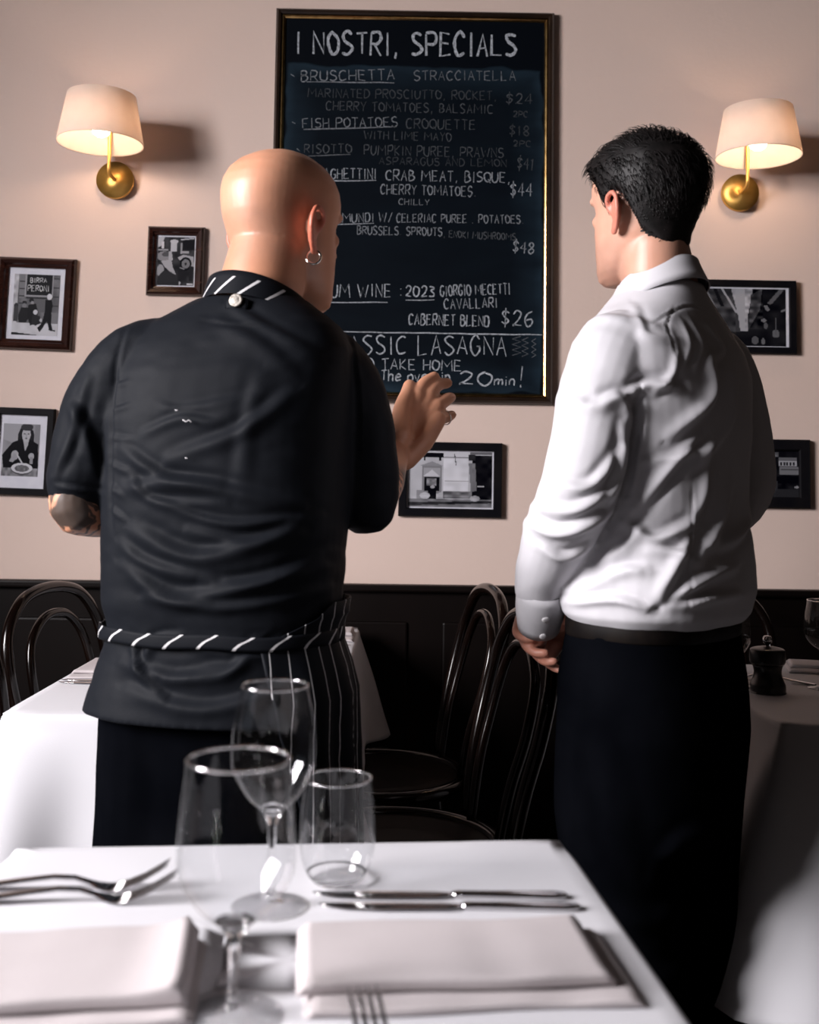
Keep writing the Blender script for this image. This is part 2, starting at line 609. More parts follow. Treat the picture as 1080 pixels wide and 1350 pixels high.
def picture(name, cx, cz, w, h, fw, cv, pr, label, brown=False, line=None, rot=0.0):
    """w,h: outer size; fw: frame width; pr: print rectangle (x0,z0,x1,z1) relative to the centre"""
    root = empty(name, (cx, YW - 0.001, cz), 0, label, 'picture')
    root.rotation_euler = (0, R(rot), 0)
    fm = frame_brown if brown else frame_black
    if brown:
        prof = [(0, 0), (0, .012), (fw * .25, .015), (fw * .35, .020), (fw * .7, .024), (fw * .9, .018), (fw, .010), (fw, 0)]
    else:
        prof = [(0, 0), (0, .014), (fw * .1, .018), (fw * .9, .018), (fw, .014), (fw, 0)]
    frame_rails(w - 2 * fw, h - 2 * fw, prof, root, fm)
    V, F = bev_box(-w / 2 + fw * .5, w / 2 - fw * .5, -0.006, -0.0005, -h / 2 + fw * .5, h / 2 - fw * .5, 0)
    link('picture_mat', mesh(V, F), mat_board, root, smooth=False)
    p = link('photo_print', print_mesh(cv, pr[2] - pr[0], pr[3] - pr[1]), print_m, root, ((pr[0] + pr[2]) / 2, -0.0068, (pr[1] + pr[3]) / 2), smooth=False)
    return root, p


# street scene under an enamel sign
c = Cv(84, 100, .42).noise(.12, 9, 1)
c.rect(0, 0, .1, .8, .75).noise(.15, 14, 2, (0, 0, .12, .8)).rect(.12, .0, .24, .4, .5)
for k in range(4):
    c.line(.12, .12 + k * .12, .24, .12 + k * .12, .006, .25).line(.86, .06 + k * .15, 1, .06 + k * .15, .006, .25)
c.rect(.24, 0, .86, .37, .62).rect(.27, 0, .83, .34, .1).rect(.27, .37, .86, .40, .2)
c.rect(0, .8, 1, 1, .82).noise(.05, 8, 3, (0, .8, 1, 1)).poly([(0, .955), (.62, 1), (0, 1)], .1)
c.rect(.3, .4, .86, .62, .4).rect(.85, .62, 1, .8, .5)
c.ell(.07, .52, .05, .04, .2).rect(.02, .53, .12, .78, .25)
c.ell(.25, .47, .05, .035, .15).ell(.25, .52, .045, .04, .5).poly([(.18, .55), (.33, .55), (.36, .72), (.3, .8), (.14, .8), (.13, .68)], .1)
c.ell(.4, .43, .05, .04, .12).ell(.42, .47, .035, .035, .6).poly([(.34, .5), (.5, .48), (.56, .62), (.52, .82), (.4, .84), (.33, .7)], .06)
c.ell(.5, .62, .045, .045, .85).poly([(.44, .66), (.6, .68), (.64, .8), (.52, .84), (.42, .82)], .15).ell(.63, .75, .03, .03, .75)
c.ell(.79, .36, .055, .05, .88).poly([(.7, .41), (.84, .41), (.87, .5), (.85, .62), (.86, .8), (.9, .9), (.82, .9), (.78, .8), (.76, .76), (.66, .9), (.62, .93), (.57, .87), (.66, .78), (.7, .62)], .05)
c.line(.62, .93, .57, .88, .012, .05).line(.82, .9, .94, .915, .012, .05)
r_, p_ = picture('framed_photograph', -1.0745, 1.667, 0.226, 0.272, 0.030, c, (-.066, -.093, .068, .087),
                 'brown framed street photo with large lettered sign and walking man, below the left wall lamp', brown=True, rot=1.4)
sign_ink = Mat('sign_ink', (0.42, 0.42, 0.44, 1), 0.5).mottled((0.3, 0.3, 0.32, 1), (0.5, 0.5, 0.52, 1), 60)
for _t in (lettering('BIRRA', -.020, .066, .028, .067, .013, .0026, 5, .0008), lettering('PERONI', -.026, .040, .036, .041, .017, .0026, 6, .0008)):
    V, F = join([q for _, q in _t])
    link('sign_lettering', mesh(V, F), sign_ink, p_)

# old car with a cooking crew
c = Cv(60, 84, .22).noise(.1, 8, 4)
c.poly([(0, 0), (.18, 0), (.1, .18), (0, .22)], .75).rect(.1, .1, .17, .24, .85).rect(.35, .08, .52, .3, .78).ell(.44, .09, .11, .04, .8)
c.rect(.0, .25, .28, .29, .6).line(.62, .05, .97, .02, .012, .8).rect(.62, .12, .66, .35, .6).rect(.62, .28, .85, .33, .65).rect(.66, .06, 1, .26, .12)
c.ell(.18, .4, .2, .1, .55).ell(.22, .36, .1, .05, .35).poly([(.3, .3), (.38, .3), (.42, .48), (.3, .5)], .7).poly([(.1, .5), (.38, .46), (.42, .62), (.52, .78), (.36, .72), (.2, .62)], .68)
c.ell(.09, .7, .1, .13, .62).poly([(.55, .42), (.7, .36), (.98, .4), (1, .6), (.92, .62), (.9, .48), (.6, .48)], .68).ell(.77, .55, .16, .14, .1).ell(.77, .55, .11, .095, .5).ell(.77, .55, .03, .03, .2)
c.rect(.86, .6, .97, .9, .16).poly([(0, .84), (.2, .68), (.5, .8), (.6, 1), (0, 1)], .2).rect(.82, .95, .98, .985, .8).ell(.62, .95, .025, .04, .7).line(.62, .63, .74, .66, .01, .6)
picture('framed_photograph', -0.6675, 1.800, 0.168, 0.205, 0.026, c, (-.054, -.072, .054, .072),
        'small brown framed photo of an old motor car, above the shoulder of the black jacket', brown=True, rot=0.4)

# woman eating
c = Cv(72, 96, .62).noise(.06, 6, 5)
c.poly([(0, .3), (0, 0), (.6, 0), (.4, .4)], .68).rect(.86, .0, 1, .9, .55)
c.ell(.62, .2, .19, .2, .14).ell(.5, .26, .1, .16, .16).ell(.76, .26, .09, .16, .14).poly([(.26, .36), (.52, .28), (.62, .4), (.76, .3), (.97, .38), (1, .86), (.05, .86), (.0, .6)], .07)
c.poly([(.55, .3), (.71, .3), (.69, .4), (.62, .52), (.58, .4)], .72).ell(.63, .2, .115, .14, .75).ell(.58, .19, .025, .012, .2).ell(.69, .19, .025, .012, .2).ell(.635, .275, .035, .012, .3).line(.635, .2, .63, .24, .008, .55)
c.ell(.64, .06, .17, .07, .25)
c.ell(.35, .6, .1, .09, .7).poly([(.2, .72), (.32, .55), (.44, .62), (.3, .74)], .65).line(.42, .6, .55, .74, .016, .8).ell(.8, .61, .08, .06, .7).rect(.76, .63, .85, .76, .6)
c.rect(0, .84, 1, 1, .5).noise(.15, 14, 6, (0, .84, 1, 1)).ell(.56, .86, .29, .11, .3).ell(.56, .845, .29, .1, .85).ell(.56, .85, .2, .065, .45).noise(.12, 22, 7, (.38, .8, .74, .9))
picture('framed_photograph', -1.0965, 1.2335, 0.178, 0.253, 0.020, c, (-.058, -.072, .048, .080),
        'thin black framed portrait photo of a woman eating, above the chef\'s bare elbow', rot=1.4)

# shop front
c = Cv(110, 84, .78).noise(.05, 7, 8)
c.rect(0, 0, 1, .1, .85).line(0, .1, 1, .1, .008, .4).rect(.16, .02, .42, .11, .08).line(.19, .11, .19, .16, .012, .1).line(.38, .11, .38, .16, .012, .1)
c.poly([(.14, .26), (.28, .18), (.42, .26)], .6).rect(.16, .26, .40, .76, .55).rect(.18, .3, .38, .45, .68).poly([(.18, .45), (.28, .33), (.38, .45)], .85).rect(.19, .46, .37, .72, .08).rect(.22, .49, .34, .62, .55).noise(.2, 30, 9, (.22, .49, .34, .62))
c.ell(.29, .7, .05, .08, .05).ell(.29, .64, .025, .03, .7).rect(.24, .72, .34, .86, .06).rect(.1, .7, .18, .9, .6).ell(.2, .8, .06, .06, .8).ell(.4, .8, .05, .07, .75)
c.rect(.42, .12, .72, .72, .9).line(.55, .04, .57, .24, .006, .35).line(.44, .53, .72, .53, .005, .6).noise(.05, 12, 10, (.42, .12, .72, .72)).rect(.42, .72, .78, .84, .45).noise(.2, 20, 11, (.42, .72, .78, .84))
c.rect(.74, .0, 1, .05, .45).rect(.76, .06, 1, .92, .1).rect(.72, .05, .8, .15, .2).poly([(.72, .2), (.8, .2), (.82, .7), (.75, .72)], .5).noise(.12, 12, 12, (.76, .06, 1, .92)).line(.84, .62, .9, .62, .012, .7)
c.rect(0, .86, 1, 1, .5).poly([(0, .92), (1, .88), (1, .92), (0, .98)], .2).ell(.8, .84, .06, .05, .7).noise(.12, 14, 13, (0, .8, 1, 1))
r_, p_ = picture('framed_photograph', 0.149, 1.1695, 0.300, 0.2165, 0.024, c, (-.122, -.080, .121, .081),
                 'wide black framed shop front photo hanging under the chalkboard', rot=0.3)

# narrow street
c = Cv(96, 70, .12).noise(.06, 9, 14)
c.poly([(.40, 0), (.64, 0), (.58, .5), (.585, .74), (.50, .74), (.47, .45)], .72).poly([(0, 0), (.4, 0), (.48, .5), (.5, .75), (0, .8)], .28).noise(.16, 13, 15, (0, 0, .45, .8))
c.line(.3, 0, .46, .42, .012, .7).line(.22, 0, .3, .3, .02, .12).line(.1, .0, .2, .3, .025, .5)
c.poly([(.62, .1), (.74, 0), (.72, .35), (.58, .74)], .33).noise(.2, 18, 16, (.55, 0, .75, .7)).line(.95, .02, .83, .24, .025, .42).line(.78, .3, .8, .36, .02, .5)
c.ell(.76, .55, .03, .03, .5).ell(.78, .64, .02, .06, .4).ell(.89, .78, .04, .07, .45).line(.89, .5, .89, .8, .006, .4).ell(.66, .9, .04, .07, .4).ell(.75, .92, .02, .06, .45).line(.96, .38, 1, .35, .015, .5)
r_, p_ = picture('framed_photograph', 1.0025, 1.6605, 0.323, 0.218, 0.020, c, (-.137, -.086, .132, .084),
                 'wide black framed photo of a narrow street, behind the shoulder of the white shirt', rot=0.1)

# people beside a shop window
c = Cv(60, 84, .1).noise(.05, 8, 17)
c.rect(.2, .06, .5, .16, .4).noise(.12, 14, 18, (.2, .06, .5, .16)).rect(.5, .17, .95, .24, .45).rect(.5, .24, .95, .35, .72)
for k in range(5):
    c.rect(.53 + k * .08, .26, .58 + k * .08, .33, .2)
c.rect(.52, .36, 1, .52, .5).rect(.55, .40, .98, .43, .3)
c.ell(.2, .34, .09, .04, .6).ell(.14, .44, .11, .04, .55).ell(.34, .44, .05, .05, .35).ell(.04, .52, .05, .03, .6).rect(0, .56, 1, .7, .05).rect(.3, .66, .46, 1, .24).rect(.0, .78, .3, 1, .2).noise(.08, 10, 19, (0, .7, 1, 1)).ell(.95, .78, .07, .025, .6).rect(.46, .82, 1, 1, .2)
r_, p_ = picture('framed_photograph', 1.1095, 1.2000, 0.180, 0.2, 0.032, c, (-.059, -.070, .059, .071),
                 'black framed photo of people by a shop window, low behind the right elbow', rot=0.0)

# the specials board
board = empty('chalkboard', (0.029, YW - 0.001, 1.981), 0, 'large dark chalkboard of handwritten specials in a thin gilt-edged frame', 'chalkboard')
BW, BH = 0.834, 1.178
slate = Mat('slate', rough=0.6, Specular_IOR_Level=0.06)
_v = slate.coord()
_sx = slate.n('ShaderNodeSeparateXYZ'); slate.l(_v, _sx.inputs[0])
_wob = slate.math('MULTIPLY', slate.math('SUBTRACT', slate.noise(7, 2, _v), 0.5), 0.05)
# chalk dust wiped up to the edges of the erased field
_dx = slate.math('ABSOLUTE', slate.math('ADD', slate.math('SUBTRACT', _sx.outputs[0], 0.0), _wob))
_dz = slate.math('ABSOLUTE', slate.math('ADD', slate.math('ADD', _sx.outputs[2], 0.07), _wob))
_ex = slate.math('SUBTRACT', 0.385, _dx)
_ez = slate.math('SUBTRACT', 0.49, _dz)
_ed = slate.math('MINIMUM', _ex, _ez)
_band = slate.ramp(_ed, [(0.0, (0, 0, 0, 1)), (0.006, (1, 1, 1, 1)), (0.03, (.5, .5, .5, 1)), (0.10, (.12, .12, .12, 1)), (0.4, (.10, .10, .10, 1))])
_sm = slate.noise(5, 5, slate.coord(scale=(1, 1, 3)))
_dust = slate.math('MULTIPLY', _band, slate.math('MULTIPLY_ADD', _sm, 1.2, -0.1))
slate.base(slate.mix(_dust, (0.0018, 0.0032, 0.0058, 1), (0.022, 0.042, 0.062, 1)))
V, F = bev_box(-BW / 2 + .01, BW / 2 - .01, -0.012, -0.001, -BH / 2 + .01, BH / 2 - .01, 0)
link('slate', mesh(V, F), slate, board, smooth=False)
board_frame = Mat('board_frame', rough=0.3).mottled((0.010, 0.005, 0.003, 1), (0.022, 0.011, 0.006, 1), 14)
_fw = 0.030
frame_rails(BW - 2 * _fw, BH - 2 * _fw, [(.011, 0), (.011, .020), (.015, .025), (.022, .026), (.028, .018), (_fw, .012), (_fw, 0)], board, board_frame)
frame_rails(BW - 2 * _fw, BH - 2 * _fw, [(.0, .0115), (.0, .014), (.003, .018), (.0065, .020), (.010, .018), (.011, .014), (.011, .0115)], board, gold, 'gold_bead')
chalk_m = Mat('chalk', rough=0.9)
_at = chalk_m.n('ShaderNodeAttribute', attribute_name='ink')
_sp = chalk_m.n('ShaderNodeSeparateColor'); chalk_m.l(_at.outputs['Color'], _sp.inputs[0])
_n = chalk_m.ramp(chalk_m.noise(160, 3), [(0.3, (.25, .25, .25, 1)), (0.62, (1, 1, 1, 1))])
_fac = chalk_m.math('MULTIPLY', _sp.outputs[0], _n)
chalk_m.base(chalk_m.mix(_fac, (0.004, 0.007, 0.011, 1), (0.62, 0.66, 0.72, 1)))
CHALK = [
    ('I NOSTRI, SPECIALS', -0.3265, 2.4307, 0.3317, 2.4355, 0.0683, 0.8, 0.0071),
    ('BRUSCHETTA', -0.3089, 2.3477, -0.0316, 2.3572, 0.0309, 0.42, 0.0035),
    ('STRACCIATELLA', 0.0271, 2.3559, 0.33, 2.3613, 0.0287, 0.32, 0.0033),
    ('MARINATED PROSCIUTTO, ROCKET,', -0.2877, 2.2996, 0.2739, 2.3002, 0.0265, 0.17, 0.0031),
    ('$24', 0.3011, 2.2914, 0.3802, 2.2882, 0.0309, 0.24, 0.0035),
    ('CHERRY TOMATOES, BALSAMIC', -0.2329, 2.2614, 0.263, 2.2585, 0.0265, 0.21, 0.0031),
    ('2PC', 0.324, 2.2503, 0.3669, 2.2487, 0.0176, 0.14, 0.0029),
    ('FISH POTATOES', -0.3015, 2.205, -0.0205, 2.2144, 0.0287, 0.36, 0.0033),
    ('CROQUETTE', 0.0066, 2.2103, 0.2116, 2.2092, 0.0287, 0.2, 0.0031),
    ('$18', 0.3131, 2.1949, 0.3717, 2.1936, 0.0287, 0.14, 0.0031),
    ('WITH LIME MAYO', -0.1189, 2.176, 0.1399, 2.1735, 0.0242, 0.2, 0.0029),
    ('2PC', 0.3246, 2.1606, 0.3765, 2.1592, 0.0176, 0.12, 0.0029),
    ('RISOTTO', -0.2954, 2.1294, -0.1563, 2.1318, 0.0265, 0.22, 0.0033),
    ('PUMPKIN PUREE, PRAWNS', -0.118, 2.1279, 0.2956, 2.1257, 0.0287, 0.22, 0.0031),
    ('ASPARAGUS AND LEMON', -0.0727, 2.0989, 0.3048, 2.0984, 0.0220, 0.13, 0.0029),
    ('$41', 0.3364, 2.0943, 0.3859, 2.0906, 0.0331, 0.26, 0.0033),
    ('SPAGHETTINI', -0.2736, 2.0521, -0.0809, 2.0553, 0.0309, 0.6, 0.0037),
    ('CRAB MEAT, BISQUE,', -0.0517, 2.0512, 0.3164, 2.0505, 0.0309, 0.52, 0.0037),
    ('$44', 0.3167, 2.0117, 0.3819, 2.0105, 0.0375, 0.6, 0.0040),
    ('CHERRY TOMATOES.', -0.0668, 2.0099, 0.2158, 2.0078, 0.0287, 0.45, 0.0035),
    ('CHILLY', -0.0125, 1.979, 0.0771, 1.9782, 0.0176, 0.32, 0.0031),
    ('BARRAMUNDI', -0.2754, 1.9201, -0.0856, 1.9255, 0.0265, 0.5, 0.0035),
    ('W/', -0.0722, 1.928, -0.0319, 1.9264, 0.0265, 0.45, 0.0033),
    ('CELERIAC PUREE . POTATOES.', -0.0185, 1.9266, 0.3577, 1.9282, 0.0242, 0.42, 0.0033),
    ('BRUSSELS. SPROUTS', -0.1341, 1.8884, 0.1162, 1.8879, 0.0242, 0.4, 0.0033),
    (', ENOKI MUSHROOMS', 0.1208, 1.8835, 0.3334, 1.8779, 0.0198, 0.24, 0.0029),
    ('$48', 0.3247, 1.8437, 0.3874, 1.8379, 0.0331, 0.55, 0.0037),
    ('PREMIUM WINE :', -0.3375, 1.6979, 0.0026, 1.7033, 0.0375, 0.7, 0.0040),
    ('2023', 0.0115, 1.7056, 0.0961, 1.7047, 0.0309, 0.72, 0.0040),
    ('GIORGIO MECETTI', 0.1139, 1.7073, 0.3189, 1.7172, 0.0309, 0.62, 0.0037),
    ('CAVALLARI', 0.1255, 1.6692, 0.2813, 1.6761, 0.0287, 0.6, 0.0037),
    ('CABERNET BLEND', 0.0216, 1.6228, 0.2573, 1.6197, 0.0309, 0.68, 0.0040),
    ('$26', 0.2929, 1.6247, 0.3864, 1.6217, 0.0441, 0.68, 0.0042),
    ('CLASSIC LASAGNA', -0.2276, 1.5318, 0.3091, 1.5354, 0.0551, 0.75, 0.0044),
    ('TO TAKE HOME', -0.125, 1.4888, 0.1764, 1.4866, 0.0309, 0.7, 0.0040),
    ('IN The oven in', -0.1023, 1.4557, 0.1457, 1.455, 0.0309, 0.75, 0.0040),
    ('20', 0.1724, 1.4487, 0.2655, 1.4456, 0.0375, 0.8, 0.0048),
    ('min', 0.2743, 1.448, 0.3342, 1.4467, 0.0287, 0.8, 0.0040),
    ('!', 0.3431, 1.4446, 0.3631, 1.4449, 0.0595, 0.75, 0.0042),
]
UNDERLINES = [
    (-0.2931, 2.3457, -0.0315, 2.348, 0.4),
    (-0.2991, 2.2004, -0.0227, 2.2144, 0.35),
    (-0.284, 2.1205, -0.1584, 2.1272, 0.24),
    (-0.269, 2.0453, -0.0809, 2.0508, 0.6),
    (-0.2708, 1.9134, -0.0855, 1.921, 0.5),
    (-0.3328, 1.6823, -0.0416, 1.6868, 0.65),
    (0.0117, 1.6944, 0.0962, 1.6957, 0.7),
    (-0.3353, 1.5971, 0.4133, 1.5974, 0.75),
    (-0.3409, 2.3679, -0.3295, 2.3612, 0.5),
    (-0.3333, 2.2228, -0.3242, 2.2184, 0.4),
    (-0.3181, 2.1428, -0.309, 2.1361, 0.3),
]
SQUIG = [[(0.351 - 0.0005 * i - (0.0245 - 0.006 * i) * (k % 2) + 0.0228 * i, 1.592 - 0.003 * i - 0.0081 * k) for k in range(8)] for i in range(3)]

UPX, UPZ = 0.029, 1.981


def chalk(name, parts, b):
    V, F = join(parts)
    me = mesh(V, F)
    attr(me, 'ink', (b ** 1.15,) * 3)
    return link(name, me, chalk_m, board, smooth=False)


for _i, (t, x0, z0, x1, z1, h, b, w) in enumerate(CHALK):
    _ps = lettering(t, x0 - UPX, z0 - UPZ, x1 - UPX, z1 - UPZ, h, w * (1.3 if _i == 0 else 1.1), _i + 11, .0128)
    for _k in sorted({k for k, _ in _ps}):
        chalk('chalk_word', [q for k, q in _ps if k == _k], b if b > .3 else b * .62)
for x0, z0, x1, z1, b in UNDERLINES:
    n = max(2, int(abs(x1 - x0) / .04) + 1)
    P = [(x0 + (x1 - x0) * k / (n - 1) - UPX, z0 + (z1 - z0) * k / (n - 1) - UPZ + rng.uniform(-.001, .001)) for k in range(n)]
    chalk('chalk_underline', [ribbon(P, .0036, .0128)], b)
for P in SQUIG:
    chalk('chalk_squiggle', [ribbon(np.array(P) - (UPX, UPZ), .003, .0128)], .3)

# ------------------------------------------------------------------ wall lamps
brass = Mat('brushed_brass', (0.75, 0.42, 0.10, 1), 0.42, 0.8)
brass.b.inputs['Anisotropic'].default_value = 0.8
brass.mottled((0.70, 0.38, 0.085, 1), (0.80, 0.47, 0.13, 1), 25)
_tg = brass.n('ShaderNodeTangent', direction_type='RADIAL', axis='Z')
brass.l(_tg.outputs[0], brass.b.inputs['Tangent'])
shade_m = Mat('lamp_shade_cloth', (0.80, 0.70, 0.62, 1), 0.9)
shade_m.mottled((0.84, 0.78, 0.73, 1), (0.88, 0.83, 0.78, 1), 30)
_tr = shade_m.n('ShaderNodeBsdfTranslucent'); _tr.inputs[0].default_value = (0.92, 0.80, 0.72, 1)
_mx = shade_m.n('ShaderNodeMixShader'); _mx.inputs[0].default_value = 0.45
_out = shade_m.nt.nodes['Material Output']
shade_m.l(shade_m.b.outputs[0], _mx.inputs[1]); shade_m.l(_tr.outputs[0], _mx.inputs[2]); shade_m.l(_mx.outputs[0], _out.inputs[0])
bulb_m = Mat('lit_bulb', (1, 1, 1, 1), 0.5)
bulb_m.b.inputs['Emission Color'].default_value = (1.0, 0.70, 0.49, 1)
bulb_m.b.inputs['Emission Strength'].default_value = 46.0


def make_sconce(x, z, label):
    root = empty('wall_lamp', (x, YW - 0.001, z), 0, label, 'lamp', 'brass wall lamps')
    V, F = lathe([(0.0005, -.011), (.050, -.011), (.0535, -.009), (.0545, -.004), (.0545, .011), (.0005, .011)], 48)
    plate = link('backplate', mesh(V, F), brass, root, (0, -0.012, 0))
    plate.rotation_euler = (R(90), 0, 0)
    V, F = tube([(0, 0.02, 0), (0, -.05, 0), (0, -.078, .001), (0, -.086, .007), (0, -.088, .02), (0, -.088, .05), (0, -.088, .12), (0, -.095, .134), (0, -.115, .140), (0, -.165, .140)], .0052, 12)
    link('arm', mesh(V, F), brass, root)
    V, F = lathe([(.0005, 0), (.013, 0), (.013, .03), (.0005, .03)], 20)
    link('lamp_holder', mesh(V, F), brass, root, (0, -.180, .126))
    prof = [(.1175, .0565), (.1182, .056), (.1182, .060), (.0945, .1925), (.0935, .193), (.093, .1925), (.1167, .060), (.1167, .0565)]
    V, F = lathe(prof + [prof[0]], 64)
    link('lamp_shade', mesh(V, F), shade_m, root, (0, -.182, 0))
    V, F = lathe([(.0005, .128), (.012, .126), (.021, .116), (.0265, .102), (.022, .087), (.012, .079), (.0005, .076)], 24)
    link('bulb', mesh(V, F), bulb_m, root, (.0, -.180, .0))
    V, F = join([tube([(0, 0, .15), (.05 * math.cos(a), .05 * math.sin(a), .165), (.096 * math.cos(a), .096 * math.sin(a), .175)], .0015, 6) for a in (.5, 2.6, 4.7)])
    link('shade_carrier', mesh(V, F), brass, root, (0, -.182, 0))
    return root


s1_ = make_sconce(-0.851, 2.037, 'left wall lamp with pale drum shade on a round brass plate')
s2_ = make_sconce(0.999, 2.030, 'right wall lamp with pale drum shade above the man in white')

# ------------------------------------------------------------------ bentwood chairs
chair_m = Mat('bentwood', rough=0.18, Specular_IOR_Level=0.3).mottled((0.0025, 0.0012, 0.0009, 1), (0.006, 0.0026, 0.0018, 1), 9)
chair_m.b.inputs['Coat Weight'].default_value = 0.15
chair_m.b.inputs['Coat Roughness'].default_value = 0.12
cane_m = Mat('seat_veneer', rough=0.5, Specular_IOR_Level=0.08).mottled((0.004, 0.002, 0.0015, 1), (0.010, 0.005, 0.003, 1), 14)


def make_chair():
    root = empty('bentwood_chair', (0, 0, 0))
    V, F = tube([(.205 * math.cos(a), .205 * math.sin(a), .45) for a in np.linspace(0, 2 * PI, 40, endpoint=False)], .017, 10, closed=True, up=(0, 0, 1))
    link('seat_ring', mesh(V, F), chair_m, root)
    V, F = lathe([(.0005, .452), (.1, .449), (.195, .456), (.195, .444), (.0005, .440)], 40)
    link('seat', mesh(V, F), cane_m, root)
    arch = [(-.185, -.165, .45), (-.205, -.185, .58), (-.235, -.20, .70), (-.258, -.188, .80), (-.27, -.13, .868), (-.274, -.05, .893), (-.274, .05, .893), (-.27, .13, .868),
            (-.258, .188, .80), (-.235, .20, .70), (-.205, .185, .58), (-.185, .165, .45)]
    V, F = tube(catmull(arch, 6), .0135, 12, up=(1, 0, 0))
    link('back_hoop', mesh(V, F), chair_m, root)
    inner = [(-.178, -.10, .455), (-.20, -.115, .58), (-.228, -.125, .68), (-.25, -.11, .77), (-.258, -.06, .822), (-.261, 0, .836), (-.258, .06, .822), (-.25, .11, .77), (-.228, .125, .68), (-.20, .115, .58), (-.178, .10, .455)]
    V, F = tube(catmull(inner, 6), .0105, 12, up=(1, 0, 0))
    link('inner_hoop', mesh(V, F), chair_m, root)
    for s in (-1, 1):
        V, F = tube(catmull([(-.185, s * .165, .45), (-.20, s * .17, .3), (-.225, s * .185, .12), (-.25, s * .20, .012)], 5), [.0135] * 8 + [.012] * 8, 10)
        link('leg', mesh(V, F), chair_m, root)
        V, F = tube(catmull([(.13, s * .135, .44), (.15, s * .155, .3), (.165, s * .165, .12), (.185, s * .175, .012)], 5), .0135, 10)
        link('leg', mesh(V, F), chair_m, root)
    V, F = tube([(-.02 + .165 * math.cos(a), .15 * math.sin(a), .23) for a in np.linspace(0, 2 * PI, 36, endpoint=False)], .009, 8, closed=True, up=(0, 0, 1))
    link('ring_stretcher', mesh(V, F), chair_m, root)
    return root


chair0 = make_chair()
_chairs = [(-0.565, 2.54, R(-15), 'bentwood chair with both back hoops in view, left of the chef against the dado'),
           (-0.690, 2.00, R(-25), 'bentwood chair at the left picture edge, only a sliver of its back seen'),
           (-0.040, 2.66, R(190), 'farther bentwood chair between the men, its hoop just under the pale wall'),
           (0.000, 2.15, R(190), 'nearer bentwood chair between the two men, its hoop ending behind the clasped hands'),
           (0.800, 2.69, R(268), 'bentwood chair behind the right-hand table and the man in white')]
for i, (x, y, a, lab) in enumerate(_chairs):
    o = chair0 if i == 0 else copy_tree(chair0)
    o.location = (x, y, 0)
    o.rotation_euler = (0, 0, a)
    tag(o, lab, 'chair', 'bentwood chairs')

# ------------------------------------------------------------------ tables and cloths
linen = Mat('white_linen', rough=0.85)
_v = linen.coord()
linen.base(linen.mix(linen.noise(3, 3, _v), (0.58, 0.575, 0.605, 1), (0.63, 0.625, 0.655, 1)))
linen.bump(linen.noise(420, 2, _v), 0.15, 0.0006)
table_wood = Mat('table_wood', rough=0.5).mottled((0.03, 0.016, 0.01, 1), (0.06, 0.03, 0.018, 1), 8)


def make_table(name, cx, cy, w, d, rot, label, z=0.745):
    root = empty(name, (cx, cy, 0), rot, label, 'table')
    V, F = bev_box(-w / 2, w / 2, -d / 2, d / 2, z - .03, z, .004)
    link('tabletop', mesh(V, F), table_wood, root, smooth=False)
    for py in ((0,) if d < .8 else (-d / 2 + .25, d / 2 - .25)):
        V, F = lathe([(.0005, 0), (.15, 0), (.155, .006), (.15, .014), (.06, .024), (.032, .05), (.03, .4), (.03, z - .06), (.07, z - .03), (.0005, z - .03)], 28)
        link('pedestal', mesh(V, F), table_wood, root, (0, py, 0))
    return root


